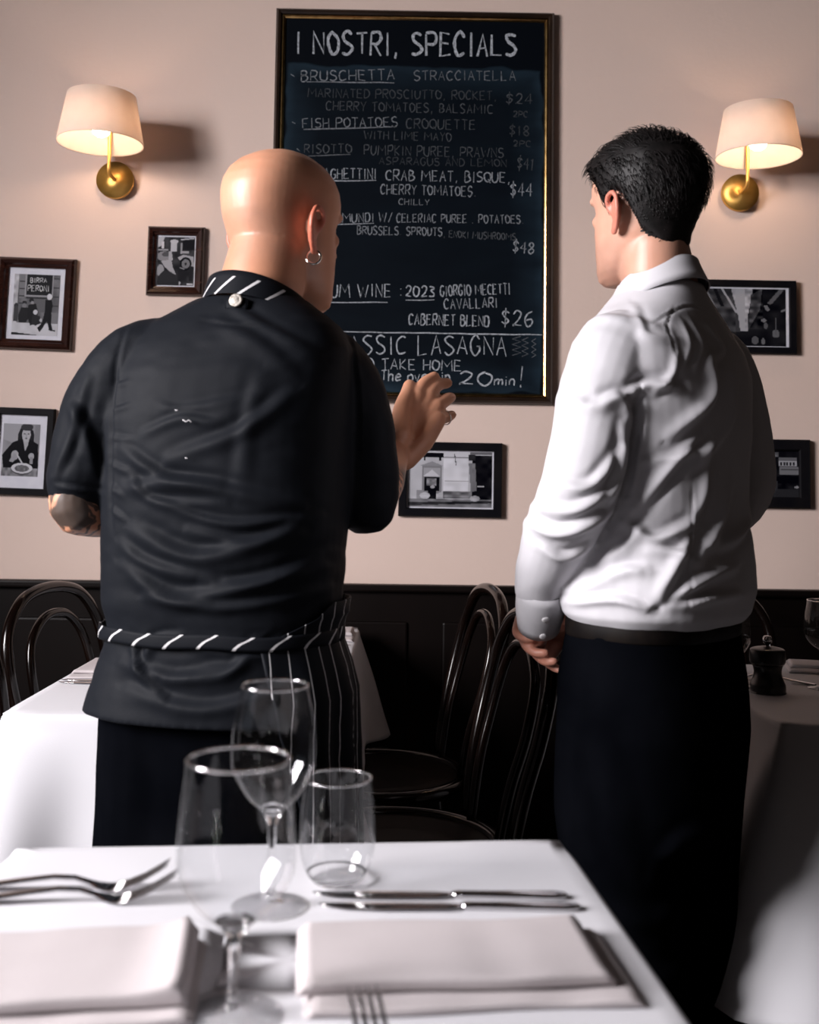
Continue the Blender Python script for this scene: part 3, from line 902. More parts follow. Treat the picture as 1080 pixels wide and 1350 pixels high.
def cloth(name, cx, cy, w, d, rot, label, z, drop, corner=0.12, flare=0.05, waves=11, seed=0, hang=None, amp=1.0, cat='tablecloth', lumps=0.0006):
    """square cut cloth over a rectangular top: flat top, rounded edge, skirt with corner folds"""
    rg = np.random.default_rng(seed)
    rad = 0.012
    per = []
    def side(ax, ay, bx, by, n):
        for t in np.linspace(0, 1, n, endpoint=False):
            per.append((ax + (bx - ax) * t, ay + (by - ay) * t))
    hw, hd = w / 2, d / 2
    nx, ny = 56, 64
    side(-hw, -hd, hw, -hd, nx); side(hw, -hd, hw, hd, ny); side(hw, hd, -hw, hd, nx); side(-hw, hd, -hw, -hd, ny)
    P = np.array(per)
    n = len(P)
    # outward direction, rounded at the corners
    dc = np.min([np.hypot(P[:, 0] - sx * hw, P[:, 1] - sy * hd) for sx in (-1, 1) for sy in (-1, 1)], 0)
    on = np.stack([np.where(np.isclose(np.abs(P[:, 0]), hw), np.sign(P[:, 0]), 0.0), np.where(np.isclose(np.abs(P[:, 1]), hd), np.sign(P[:, 1]), 0.0)], 1)
    for _ in range(6):
        on = (np.roll(on, 1, 0) + on * 1.2 + np.roll(on, -1, 0)); on /= np.linalg.norm(on, axis=1)[:, None]
    cornr = np.exp(-(dc / 0.10) ** 2)
    pull = np.exp(-(dc / 0.035) ** 2) * .006
    ang = np.linspace(0, 2 * PI, n, endpoint=False)
    wave = sum(rg.uniform(.3, 1) * np.sin(k * ang + rg.uniform(0, 6.28)) for k in range(waves - 4, waves + 12)) / 4.5
    Dp = drop + corner * np.exp(-(dc / 0.16) ** 2) + .012 * wave
    if hang is not None:
        Dp = Dp + hang(P)
    rows = []
    for s in np.linspace(0.12, 1, 14) ** 0.8:
        q = P * s
        zz = z + lumps * vnoise(np.column_stack([q * 14, np.zeros(n)]), seed) * (1 if lumps else 0)
        rows.append(np.column_stack([q * (1 - .004), zz]))
    for th in (25, 50, 75):
        rows.append(np.column_stack([P - on * pull[:, None] + on * (rad * math.sin(R(th)) * .6), np.full(n, z - rad * (1 - math.cos(R(th))))]))
    for k in np.linspace(0.03, 1, 26):
        off = .008 + flare * k * .5 + cornr * (flare * 1.6 * k ** .9 - .006) + amp * wave * .014 * k ** .8
        off += amp * .010 * k * vnoise(np.column_stack([P * 9, np.full(n, k * 2.5)]), seed + 4)
        rows.append(np.column_stack([P + on * off[:, None], z - rad - Dp * k]))
    V, F = loft(rows, caps=False)
    V = np.vstack([V, [[0, 0, rows[0][:, 2].mean()]]])
    F += [(len(V) - 1, j, (j + 1) % n) for j in range(n)]
    o = link(name, mesh(V, F), linen, None, (cx, cy, 0))
    o.rotation_euler = (0, 0, rot)
    m = o.modifiers.new('thickness', 'SOLIDIFY')
    m.thickness, m.offset = 0.0014, -1
    return tag(o, label, cat)


RT = R(4.5)
FT = (-0.0885, 0.94)      # centre of the front table
make_table('dining_table', FT[0], FT[1], 0.585, 0.56, RT, 'small square dining table under the cloth nearest the viewer')
cloth('tablecloth', FT[0], FT[1], 0.60, 0.58, RT, 'white cloth on the front table under the glasses and cutlery', .7495, .33, seed=3)
make_table('dining_table', -0.392, 2.475, 0.55, 1.16, 0, 'long dining table behind the chef, under a white cloth')
cloth('tablecloth', -0.392, 2.475, 0.565, 1.18, 0, 'white cloth hanging square at the corner of the table behind the chef', .7495, .262, seed=5, waves=6, amp=.5, corner=.02)
make_table('dining_table', 0.985, 2.18, 0.63, 0.60, 0, 'dining table in the shade at the right picture edge')
cloth('tablecloth', 0.985, 2.18, 0.64, 0.61, 0, 'long under-cloth of the shaded right table, hem near the floor', .7475, .60, seed=8, waves=7, amp=.8, corner=.05, flare=.025)
cloth('table_overlay', 0.985, 2.18, 0.65, 0.62, 0, 'upper cloth of the shaded right table with a pointed hanging corner', .7515, .33, seed=9, waves=6, amp=1.5, corner=.10, flare=.085, cat='tablecloth')

# ------------------------------------------------------------------ table ware
ZT = 0.7505
glass_m = Mat('clear_glass', (1, 1, 1, 1), 0.0)
glass_m.b.inputs['Transmission Weight'].default_value = 1.0
glass_m.b.inputs['IOR'].default_value = 1.46
# thin blown wall: clear, with reflections that grow towards the edges
thin_glass = Mat('thin_glass', (1, 1, 1, 1), 0.0)
_lw = thin_glass.n('ShaderNodeLayerWeight'); _lw.inputs['Blend'].default_value = 0.5
_fr = thin_glass.math('MULTIPLY_ADD', thin_glass.math('POWER', _lw.outputs['Facing'], 4.0), 0.75, 0.055)
_tp = thin_glass.n('ShaderNodeBsdfTransparent'); _tp.inputs[0].default_value = (0.965, 0.97, 0.975, 1)
_gl = thin_glass.n('ShaderNodeBsdfGlossy'); _gl.inputs['Roughness'].default_value = 0.03
_mx = thin_glass.n('ShaderNodeMixShader')
thin_glass.l(_fr, _mx.inputs[0]); thin_glass.l(_tp.outputs[0], _mx.inputs[1]); thin_glass.l(_gl.outputs[0], _mx.inputs[2])
thin_glass.l(_mx.outputs[0], thin_glass.nt.nodes['Material Output'].inputs[0])
steel = Mat('polished_steel', (0.62, 0.61, 0.62, 1), 0.12, 1.0).mottled((0.58, 0.57, 0.58, 1), (0.66, 0.65, 0.66, 1), 40)
napkin_m = Mat('napkin_linen', rough=0.9)
_v = napkin_m.coord()
napkin_m.base(napkin_m.mix(napkin_m.noise(25, 3, _v), (0.485, 0.44, 0.445, 1), (0.53, 0.485, 0.49, 1)))
napkin_m.bump(napkin_m.noise(300, 2, _v), 0.25, 0.001)
black_gloss = Mat('black_lacquer', rough=0.3).mottled((0.004, 0.004, 0.005, 1), (0.008, 0.007, 0.008, 1), 20)


def smooth_prof(p, n=6):
    return [tuple(a) for a in catmull(p, n)]


def wine_glass(x, y, z, H, rim, mx, zmx, zb, label, foot=.034, group='wine glasses', name='wine_glass'):
    root = empty(name, (x, y, z), 0, label, 'glass', group)
    t = .0011
    out = smooth_prof([(.0045, zb - .012), (.010, zb), (mx * .62, zb + (zmx - zb) * .28), (mx * .92, zb + (zmx - zb) * .66), (mx, zmx), (mx * .96, zmx + (H - zmx) * .45), (rim, H)])
    stem = smooth_prof([(.0004, 0.0), (foot, .0), (foot, .0014), (foot * .6, .0035), (.007, .008), (.0038, .02), (.0036, zb * .6), (.0045, zb - .012)], 5)
    glass_parts(root, stem, out, 8, .003)
    return root


def glass_parts(root, foot_prof, out, k, th):
    """solid foot with the thick lower bowl, thin blown wall above it, fire-polished rim"""
    low = out[:k + 1]
    inn = [(max(.0004, r - (.0013 + th * .3) * (1 - i / k)), z + th * (1 - i / k) ** 1.5) for i, (r, z) in enumerate(low) if r > .0085 and i < k][::-1]
    inn.append((.0004, inn[-1][1] - .001))
    V, F = lathe(foot_prof + low[1:] + inn, 56)
    link('foot', mesh(V, F), glass_m, root)
    V, F = lathe(out[k:], 64)
    link('bowl', mesh(V, F), thin_glass, root)
    r, z = out[-1]
    V, F = tube([(r * math.cos(a), r * math.sin(a), z) for a in np.linspace(0, 2 * PI, 64, endpoint=False)], .0012, 8, closed=True, up=(0, 0, 1))
    link('rim', mesh(V, F), glass_m, root)


def tumbler(x, y, z, label):
    root = empty('water_glass', (x, y, z), 0, label, 'glass')
    foot = [(.0004, 0), (.012, 0)]
    out = smooth_prof([(.020, 0), (.026, .003), (.0345, .018), (.0385, .040), (.0375, .07), (.0335, .102)])
    glass_parts(root, foot, out, 9, .006)
    return root


wine_glass(-0.119, 0.838, ZT, .190, .0385, .0445, .118, .066, 'big wine glass nearest the viewer, beside the left napkin', foot=.036)
wine_glass(-0.116, 1.052, ZT, .2065, .0315, .0405, .140, .088, 'slimmer wine glass standing behind the big one')
tumbler(-0.0575, 1.120, ZT, 'stemless water glass between the rear wine glass and the knives')
wine_glass(0.868, 2.20, .753, .176, .034, .042, .115, .075, 'wine glass cut off by the right picture edge')
wine_glass(0.690, 2.215, .753, .150, .027, .031, .10, .06, 'small wine glass half hidden behind the black pepper mill')


def prism(sec, N=12):
    """loft along x; sec: (x, y, z, half width, half height)"""
    rings = []
    a = np.linspace(0, 2 * PI, N, endpoint=False)
    for x, y, z, hy, hz in sec:
        rings.append(np.stack([np.full(N, x), y + hy * np.sign(np.cos(a)) * np.abs(np.cos(a)) ** .8, z + hz * np.sign(np.sin(a)) * np.abs(np.sin(a)) ** .8], 1))
    return loft(rings)


def make_knife():
    root = empty('table_knife', (0, 0, 0))
    V, F = prism([(0, 0, .003, .003, .0015), (.003, 0, .003, .0065, .0026), (.012, 0, .003, .0082, .0030), (.06, 0, .0032, .0062, .0032), (.100, 0, .0034, .0048, .0034), (.108, 0, .0034, .0056, .0034), (.113, 0, .0034, .0035, .0024)])
    link('handle', mesh(V, F), steel, root)
    V, F = prism([(.111, 0, .0034, .003, .0018), (.118, .001, .0034, .006, .0012), (.13, .001, .0034, .0086, .0009), (.19, .001, .0034, .0094, .0008), (.225, -.001, .0032, .0078, .0006), (.242, -.004, .003, .004, .0005), (.2485, -.006, .003, .0008, .0004)])
    link('blade', mesh(V, F), steel, root)
    return root


def make_fork():
    root = empty('table_fork', (0, 0, 0))
    V, F = prism([(0, 0, .002, .004, .0012), (.004, 0, .0022, .0085, .0018), (.03, 0, .0045, .0078, .0022), (.07, 0, .0095, .0055, .0024), (.10, 0, .0125, .0036, .0026), (.120, 0, .0115, .0030, .0026), (.134, 0, .0075, .0045, .0020), (.143, 0, .0042, .0095, .0012), (.152, 0, .0026, .0118, .0010), (.160, 0, .0026, .0118, .0009)])
    link('handle', mesh(V, F), steel, root)
    for k in range(4):
        y = (k - 1.5) * .0068
        V, F = prism([(.158, y, .0026, .0027, .0009), (.170, y, .0050, .0024, .0010), (.187, y, .0118, .0021, .0010), (.202, y, .0205, .0018, .0009), (.211, y, .0262, .0008, .0006)], 8)
        link('tine', mesh(V, F), steel, root)
    return root


k0 = make_knife()
k0.location, k0.rotation_euler = (0.178, 1.052, ZT), (0, 0, R(180 + 1.2))
tag(k0, 'polished knife nearer the right-hand napkin, tip farther left', 'knife', 'table knives')
k1 = copy_tree(k0)
k1.location, k1.rotation_euler = (0.170, 1.080, ZT), (0, 0, R(180 + 1.0))
tag(k1, 'shorter-looking knife lying just behind the other, beside the water glass', 'knife', 'table knives')
f0 = make_fork()
f0.location, f0.rotation_euler = (-0.432, 1.082, ZT), (0, 0, R(3))
tag(f0, 'fork farther from the left napkin, tines to the right', 'fork', 'table forks')
f1 = copy_tree(f0)
f1.location, f1.rotation_euler = (-0.418, 1.048, ZT), (0, 0, R(4.5))
tag(f1, 'fork lying right behind the left napkin, tines to the right', 'fork', 'table forks')
f2 = copy_tree(f0)
f2.location, f2.rotation_euler = (0.037, 0.600, ZT + 0.006), (0, R(-2), R(106))
tag(f2, 'fork at the bottom edge, tines touching the front of the right napkin', 'fork', 'table forks')


def slab(w, d, h, fold, seed=0, sag=.0, curl=0.0):
    """one folded layer of cloth, w x d x h: rounded fold along the front and ends, soft top"""
    N, M = 40, 34
    rings = []
    for i in range(N):
        u = i / (N - 1)
        x = (u - .5) * w
        endr = min(1.0, math.sqrt(max(0.0, 1 - (1 - min(u, 1 - u) / .012) ** 2)) if min(u, 1 - u) < .012 else 1.0)
        hh = h * (.35 + .65 * endr)
        if curl:
            hh *= 1 + curl * max(0, (u - .8) / .2) ** 2
        ring = []
        for j in range(M):
            a = 2 * PI * j / M
            c, s = math.cos(a), math.sin(a)
            yy = d / 2 * math.copysign(abs(c) ** .16, c)
            zz = hh / 2 * math.copysign(abs(s) ** .5, s)
            ring.append((x + .0012 * math.sin(j * .7 + seed), yy + .0015 * math.sin(u * 9 + seed), hh / 2 + zz))
        rings.append(ring)
    V, F = loft(rings)
    V = np.array(V)
    top = V[:, 2] > h * .5
    V[top, 2] += .0012 * vnoise(np.column_stack([V[top, :2] * 28, np.zeros(top.sum())]), seed)
    return V, F


def napkin(name, x, y, z, rot, layers, label, group='folded beige napkins'):
    root = empty(name, (x, y, z), rot, label, 'napkin', group)
    zz = 0.0
    for k, (w, d, h, ox, oy, r, curl) in enumerate(layers):
        V, F = slab(w, d, h, True, seed=k * 3 + int(abs(x) * 40), curl=curl)
        o = link('napkin_fold', mesh(V, F), napkin_m, root, (ox, oy, zz))
        o.rotation_euler = (0, 0, r)
        zz += h * .93
    return root


napkin('napkin', 0.055, 0.917, ZT, R(5.5), [(.262, .138, .008, .004, -.003, 0, 0), (.250, .118, .012, -.007, .007, R(-.6), 0)], 'beige napkin folded in two layers in front of the knives')
napkin('napkin', -0.297, 0.880, ZT, R(6.5), [(.288, .142, .008, .0, -.004, 0, .2), (.280, .130, .013, -.002, .002, R(.6), .9)], 'pale napkin on the left front corner of the table below the forks')
# settings on the table behind the chef
napkin('napkin', -0.578, 2.315, ZT, 0, [(.18, .20, .006, 0, 0, 0, 0), (.172, .17, .008, .0, .012, 0, 0)], 'pinkish napkin on the far left table beside two knives')
napkin('napkin', -0.186, 2.86, ZT, 0, [(.15, .17, .007, 0, 0, 0, 0), (.145, .11, .012, -.002, .028, 0, 0)], 'pinkish napkin seen just right of the chef\'s waist')
for x, y, a, lab in ((-0.420, 2.165, 180, 'knife nearer the chef on the table behind him, at its left edge'), (-0.423, 2.191, 180, 'knife touching the pinkish napkin on the far left table'),
                     (-0.362, 2.715, 0, 'knife with its tip showing right of the chef\'s waist'), (-0.362, 2.575, 0, 'knife lying alone right of the chef\'s hip on the far table')):
    k = copy_tree(k0)
    k.location, k.rotation_euler = (x, y, ZT), (0, 0, R(a))
    tag(k, lab, 'knife', 'table knives')
napkin('napkin', 0.98, 2.41, .753, R(-14), [(.22, .12, .008, 0, 0, 0, 0), (.21, .09, .008, 0, .01, 0, 0)], 'napkin in the shade at the far side of the right table')
fk = copy_tree(f0)
fk.location, fk.rotation_euler = (0.86, 2.23, .753), (0, 0, R(150))
tag(fk, 'fork in the shade behind the black pepper mill', 'fork', 'table forks')

# pepper mill
mill = empty('pepper_mill', (0.733, 2.150, .753), 0, 'squat black pepper mill on the corner of the shaded right table', 'pepper mill')
V, F = lathe(smooth_prof([(.0005, 0), (.033, 0), (.034, .004), (.034, .016), (.029, .028), (.0265, .040), (.028, .050), (.030, .054)], 5), 36)
link('mill_base', mesh(V, F), black_gloss, mill)
V, F = lathe(smooth_prof([(.028, .0545), (.033, .058), (.0345, .066), (.034, .080), (.030, .086), (.012, .090), (.0005, .0905)], 5), 36)
link('mill_head', mesh(V, F), black_gloss, mill)
V, F = lathe(smooth_prof([(.004, .089), (.0045, .094), (.0085, .098), (.0095, .104), (.0065, .110), (.0005, .1115)], 5), 24)
link('mill_knob', mesh(V, F), steel, mill)

# ------------------------------------------------------------------ people: materials
def skin_material(name, c1, c2, deep):
    m = Mat(name, rough=0.42)
    v = m.coord()
    base = m.mix(m.ramp(m.noise(9, 4, v), [(0.35, (0, 0, 0, 1)), (0.65, (1, 1, 1, 1))]), c1, c2)
    at = m.n('ShaderNodeAttribute', attribute_name='zone')
    sp = m.n('ShaderNodeSeparateColor'); m.l(at.outputs['Color'], sp.inputs[0])
    # ink on the arms
    vo = m.n('ShaderNodeTexWave', wave_type='RINGS'); vo.inputs['Scale'].default_value = 26; vo.inputs['Distortion'].default_value = 7; vo.inputs['Detail'].default_value = 1.0
    vo.inputs['Detail Scale'].default_value = 2.2
    m.l(v, vo.inputs['Vector'])
    lines = m.ramp(vo.outputs['Fac'], [(0.36, (1, 1, 1, 1)), (0.46, (0, 0, 0, 1))])
    patch = m.ramp(m.noise(24, 1, v), [(0.50, (0, 0, 0, 1)), (0.56, (1, 1, 1, 1))])
    inkf = m.math('MULTIPLY', sp.outputs[0], m.math('MAXIMUM', m.math('MULTIPLY', lines, 0.85), m.math('MULTIPLY', patch, 0.92)))
    # shaved stubble and flushed ears
    stub = m.math('MULTIPLY', sp.outputs[1], m.math('MULTIPLY_ADD', m.noise(24, 4, v), 0.9, 0.05))
    base = m.mix(stub, base, (0.13, 0.085, 0.07, 1))
    base = m.mix(m.math('MULTIPLY', sp.outputs[2], 0.8), base, deep)
    base = m.mix(inkf, base, (0.028, 0.03, 0.028, 1))
    m.base(base)
    m.bump(m.noise(260, 2, v), 0.12, 0.0006)
    m.b.inputs['Roughness'].default_value = 0.45
    m.b.inputs['Subsurface Weight'].default_value = 0.12
    m.b.inputs['Subsurface Radius'].default_value = (0.012, 0.005, 0.003)
    m.b.inputs['Subsurface Scale'].default_value = 0.6
    return m


skin_a = skin_material('skin_tanned', (0.56, 0.255, 0.15, 1), (0.65, 0.32, 0.20, 1), (0.62, 0.09, 0.05, 1))
skin_b = skin_material('skin_fair', (0.56, 0.29, 0.20, 1), (0.64, 0.35, 0.255, 1), (0.62, 0.14, 0.10, 1))
jacket_m = Mat('black_twill', rough=0.62)
_v = jacket_m.coord()
jacket_m.base(jacket_m.mix(jacket_m.noise(6, 4, _v), (0.0050, 0.0060, 0.0084, 1), (0.0078, 0.0091, 0.0122, 1)))
jacket_m.bump(jacket_m.noise(380, 2, _v), 0.25, 0.0008)
jacket_m.b.inputs['Specular IOR Level'].default_value = 0.08
trouser_m = Mat('black_trouser_cloth', rough=0.85, Specular_IOR_Level=0.0).mottled((0.0014, 0.0016, 0.0024, 1), (0.0026, 0.0029, 0.0041, 1), 7)
shirt_m = Mat('white_poplin', rough=0.7)
_v = shirt_m.coord()
shirt_m.base(shirt_m.mix(shirt_m.noise(4, 3, _v), (0.545, 0.535, 0.565, 1), (0.59, 0.58, 0.61, 1)))
shirt_m.bump(shirt_m.noise(450, 2, _v), 0.12, 0.0005)
hair_m = Mat('black_hair', rough=0.5).mottled((0.004, 0.0035, 0.0035, 1), (0.010, 0.008, 0.008, 1), 60)
hair_m.b.inputs['Specular IOR Level'].default_value = 0.2
belt_m = Mat('black_belt_leather', rough=0.6, Specular_IOR_Level=0.1).mottled((0.003, 0.002, 0.002, 1), (0.006, 0.004, 0.003, 1), 40)
leather_m = Mat('dark_leather', rough=0.4).mottled((0.010, 0.006, 0.004, 1), (0.022, 0.013, 0.008, 1), 40)
button_m = Mat('metal_button', (0.62, 0.58, 0.52, 1), 0.4, 0.6).mottled((0.22, 0.20, 0.17, 1), (0.52, 0.48, 0.43, 1), 320)
pearl_m = Mat('shirt_button', (0.75, 0.73, 0.74, 1), 0.25).mottled((0.7, 0.68, 0.7, 1), (0.8, 0.78, 0.8, 1), 90)
silver_m = Mat('silver', (0.85, 0.82, 0.78, 1), 0.15, 1.0).mottled((0.8, 0.77, 0.73, 1), (0.9, 0.87, 0.83, 1), 90)
eye_m = Mat('eye', (0.6, 0.58, 0.56, 1), 0.1).mottled((0.55, 0.53, 0.5, 1), (0.62, 0.6, 0.58, 1), 30)


def striped(name, freq, slant, width, base=(0.0060, 0.0070, 0.0096, 1), wob=0.0, vmax=None):
    m = Mat(name, rough=0.62, Specular_IOR_Level=0.08)
    t = m.n('ShaderNodeTexCoord')
    sx = m.n('ShaderNodeSeparateXYZ'); m.l(t.outputs['UV'], sx.inputs[0])
    u = m.math('MULTIPLY_ADD', sx.outputs[1], slant, sx.outputs[0])
    if wob:
        u = m.math('ADD', u, m.math('MULTIPLY', m.math('SUBTRACT', m.noise(12, 2), 0.5), wob))
    fr = m.math('FRACT', m.math('MULTIPLY', u, freq))
    mask = m.math('LESS_THAN', fr, width)
    if vmax is not None:
        mask = m.math('MULTIPLY', mask, m.math('LESS_THAN', sx.outputs[1], vmax))
    m.base(m.mix(mask, base, (0.62, 0.61, 0.62, 1)))
    m.bump(m.noise(380, 2), 0.2, 0.0008)
    return m


stripe_band = striped('striped_waistband', 18.5, -1.3, 0.10)
stripe_apron = striped('pinstriped_apron', 25, 0.0, 0.055, wob=0.006)
stripe_collar = striped('striped_collar', 24, -1.1, 0.13, vmax=0.006)

# ------------------------------------------------------------------ people: shapes
HEAD = [(0.00, .018, .052, .086), (0.04, .034, .030, .096), (0.09, .046, .004, .098), (0.15, .054, -.026, .095), (0.22, .0595, -.052, .096), (0.30, .0640, -.070, .095),
        (0.38, .0675, -.081, .0945), (0.46, .0700, -.090, .092), (0.53, .0720, -.0965, .0885), (0.585, .0735, -.0995, .092), (0.635, .0750, -.1015, .0965), (0.70, .0762, -.102, .096),
        (0.77, .0755, -.0985, .0915), (0.84, .0710, -.090, .081), (0.90, .0620, -.076, .065), (0.95, .0480, -.057, .045), (0.985, .0290, -.034, .022), (1.0, .0120, -.016, .006)]
HH = 0.236


def head_rings(grow=0.0, N=48, lift=0.0):
    out = []
    for t, w, yb, yf in HEAD:
        out.append(sup(0, (yf + yb) / 2, t * HH + lift * t, w + grow, (yf - yb) / 2 + grow, 2.25, N))
    return out


def ball(c, r, sx=1, sy=1, sz=1, N=16):
    a = np.linspace(-PI / 2 + .15, PI / 2 - .15, 9)
    rings = [sup(0, 0, math.sin(b) * r * sz, math.cos(b) * r * sx, math.cos(b) * r * sy, 2, N) for b in a]
    V, F = loft(rings)
    return np.array(V) + np.array(c), F


def head_parts():
    P = [loft(head_rings())]
    P.append(tube([(0, -.028, .100), (0, -.024, .055), (0, -.020, .0)], [.042, .052, .052], 40))
    y = .092
    # nose, brow ridge, lips, chin, cheekbones
    P.append(tube([(0, y - .006, .132), (0, y + .006, .118), (0, y + .017, .098), (0, y + .012, .088)], [.007, .009, .0115, .009], 12))
    for s in (-1, 1):
        P.append(ball((s * .011, y + .006, .090), .009))
        P.append(tube([(s * .012, y + .002, .147), (s * .032, y - .002, .150), (s * .050, y - .016, .146)], [.0055, .0065, .005], 10))
        P.append(ball((s * .042, y - .024, .108), .014, 1, .8, .8))
        P.append(tube([(s * .044, y - .062, .046), (s * .040, y - .040, .028), (s * .022, y - .010, .012)], [.005, .009, .009], 10))
    P.append(tube([(-.020, y - .001, .0645), (-.008, y + .007, .067), (.008, y + .007, .067), (.020, y - .001, .0645)], .0045, 10))
    P.append(tube([(-.018, y - .001, .057), (0, y + .006, .055), (.018, y - .001, .057)], .0052, 10))
    P.append(ball((0, y - .002, .018), .016))
    # ears: plate, rim, inner ridge, lobe
    for s in (-1, 1):
        ex, ez = s * .0735, .100
        def ep(dy, dz, out):
            return (ex + s * out, -.004 + dy, ez + dz)
        rim = [ep(.008, .004, .002), ep(.013, .020, .008), ep(.004, .033, .013), ep(-.012, .033, .018), ep(-.021, .018, .020), ep(-.020, .0, .018), ep(-.012, -.016, .012), ep(-.003, -.028, .007), ep(.006, -.027, .003)]
        P.append(tube(catmull(rim, 4), .0046, 10))
        P.append(tube(catmull([ep(-.006, .020, .008), ep(-.013, .008, .011), ep(-.009, -.010, .008), ep(.002, -.016, .005)], 4), .0042, 8))
        V, F = ball((0, 0, 0), .019, .32, .85, 1.45)
        V[:, 0] += V[:, 1] * (-.45) * s
        P.append((V + np.array(ep(-.004, .004, .004)), F))
        P.append(ball(ep(.001, -.027, .0045), .0075, .6, 1, 1.1))
    return P


def head_xf(c, yaw, pitch=0.0, roll=0.0, s=1.0):
    """c: where the axis of the head meets the chin plane"""
    M = Matrix.Translation(c) @ Matrix.Rotation(yaw, 4, 'Z') @ Matrix.Rotation(roll, 4, 'Y') @ Matrix.Rotation(pitch, 4, 'X') @ Matrix.Scale(s, 4)
    return np.array(M)


def xf(M, V):
    V = np.array(V, float)
    return V @ M[:3, :3].T + M[:3, 3]


def xfp(M, parts):
    return [(xf(M, v), f) for v, f in parts]


def chain(pts, rad, N=14, n=4):
    P = catmull(pts, n)
    r = np.interp(np.linspace(0, 1, len(P)), np.linspace(0, 1, len(rad)), rad)
    return tube(P, r, N)


def hand_parts(wrist, knuckles, tips, thumb, rw=.024, rf=.0088):
    """palm and five fingers; knuckles and tips: four lists each (index..little), tips hold one or two joints plus the tip"""
    P = []
    w = np.array(wrist, float)
    K = [np.array(k, float) for k in knuckles]
    mid = sum(K) / 4
    for k in K:
        a = w + (k - mid) * .55
        P.append(tube([w + (k - mid) * .3, a * .5 + k * .5, k], [rw * .70, rf * 1.65, rf * 1.28], 12))
    for i in range(3):
        P.append(tube([w * .35 + (K[i] + K[i + 1]) / 2 * .65, (K[i] + K[i + 1]) / 2 * .9 + w * .1], [.013, .0105], 10))
    for k, t, s in zip(K, tips, (1, 1.05, 1, .92)):
        pts = [k * .8 + w * .2, k] + [np.array(q, float) for q in t]
        m = len(pts)
        P.append(tube(catmull(pts, 4), np.interp(np.linspace(0, 1, (m - 1) * 4 + 1), np.linspace(0, 1, m), [rf * s * 1.15, rf * s * 1.12] + list(np.linspace(rf * s, rf * s * .82, m - 2))), 12))
    th = [np.array(q, float) for q in thumb]
    P.append(tube(catmull(th, 4), np.interp(np.linspace(0, 1, (len(th) - 1) * 4 + 1), [0, .4, 1], [rf * 1.75, rf * 1.3, rf]), 12))
    return P


def shoe(cx, cy, ang):
    rings = []
    for y, w, h, z0 in [(-.075, .022, .03, 0), (-.06, .034, .07, 0), (-.02, .038, .085, 0), (.03, .040, .070, 0), (.09, .047, .050, 0), (.14, .046, .040, 0), (.18, .032, .032, 0), (.195, .014, .022, 0)]:
        a = np.linspace(0, 2 * PI, 18, endpoint=False)
        rings.append(np.stack([w * np.cos(a), np.full(18, y), np.maximum(0.0, h * (.5 + .5 * np.sin(a)))], 1))
    V, F = loft(rings)
    V = rotz(V, ang) + np.array([cx, cy, 0.002])
    return V, F


# ================================================================== the chef
CY = -R(14)
ch_head = head_xf((-0.2065, 1.765, 1.446), -R(41), R(-3), 0, 1.085)
body = xfp(ch_head, head_parts())
body += [chain([(-.250, 1.735, 1.36), (-.232, 1.735, 1.45), (-.217, 1.749, 1.53), (-.209, 1.759, 1.59)], [.075, .069, .066, .052], 44)]
CHT = [(.80, -.278, .150, .105), (.95, -.277, .160, .112), (1.13, -.277, .170, .118), (1.27, -.278, .172, .112), (1.35, -.268, .155, .09), (1.40, -.255, .105, .07), (1.43, -.245, .06, .055)]
body += [loft([sup(cx, 1.74, z, rx, ry, 2.4, 32, CY) for z, cx, rx, ry in CHT])]
body += [chain([(-.40, 1.745, 1.355), (-.465, 1.738, 1.30), (-.500, 1.73, 1.20), (-.512, 1.722, 1.118), (-.500, 1.735, 1.104), (-.465, 1.80, 1.103), (-.405, 1.90, 1.118), (-.365, 1.965, 1.135)],
               [.055, .052, .047, .043, .042, .043, .036, .025], 18)]
body += [chain([(-.14, 1.74, 1.345), (-.092, 1.76, 1.29), (-.066, 1.785, 1.19), (-.060, 1.80, 1.125), (-.050, 1.825, 1.122), (-.030, 1.90, 1.160), (-.006, 2.0, 1.217)],
               [.055, .052, .047, .044, .043, .041, .0245], 18)]
# right hand, raised with spread bent fingers
body += hand_parts((0.0074, 2.0000, 1.2064), [(0.0336, 2.0600, 1.3249), (0.0557, 2.0700, 1.3232), (0.0717, 2.0600, 1.3021), (0.0726, 2.0350, 1.2758)],
                   [[(0.0469, 2.0850, 1.3494), (0.0666, 2.1050, 1.3651)], [(0.0728, 2.1050, 1.3473), (0.0930, 2.1250, 1.3539)], [(0.0918, 2.0900, 1.3194), (0.1001, 2.1100, 1.3242)], [(0.0894, 2.0600, 1.2820), (0.1003, 2.0750, 1.2875)]],
                   [(0.0012, 1.9900, 1.2411), (0.0033, 2.0200, 1.2925), (0.0131, 2.0500, 1.3238), (0.0174, 2.0700, 1.3432)], .029, .0125)
# left hand, held in front of the apron
body += hand_parts((-.355, 1.98, 1.14), [(-.300, 2.02, 1.165), (-.290, 2.03, 1.148), (-.288, 2.03, 1.130), (-.294, 2.02, 1.113)],
                   [[(-.270, 2.015, 1.16), (-.262, 1.995, 1.15)], [(-.256, 2.02, 1.145), (-.250, 1.995, 1.138)], [(-.256, 2.02, 1.127), (-.252, 1.998, 1.122)], [(-.268, 2.01, 1.11), (-.266, 1.99, 1.107)]],
                   [(-.345, 1.975, 1.155), (-.315, 1.99, 1.175), (-.295, 1.98, 1.182), (-.28, 1.965, 1.178)])
for s, hx in ((-1, -.365), (1, -.19)):
    body += [chain([(hx, 1.745, .86), (hx + s * .005, 1.745, .70), (hx + s * .008, 1.75, .48), (hx + s * .008, 1.735, .28), (hx + s * .008, 1.73, .07)], [.085, .078, .055, .050, .038], 16)]
    body += [shoe(hx + s * .008, 1.74, CY - s * .12)]
me = fuse(body, 0.0034, 3)
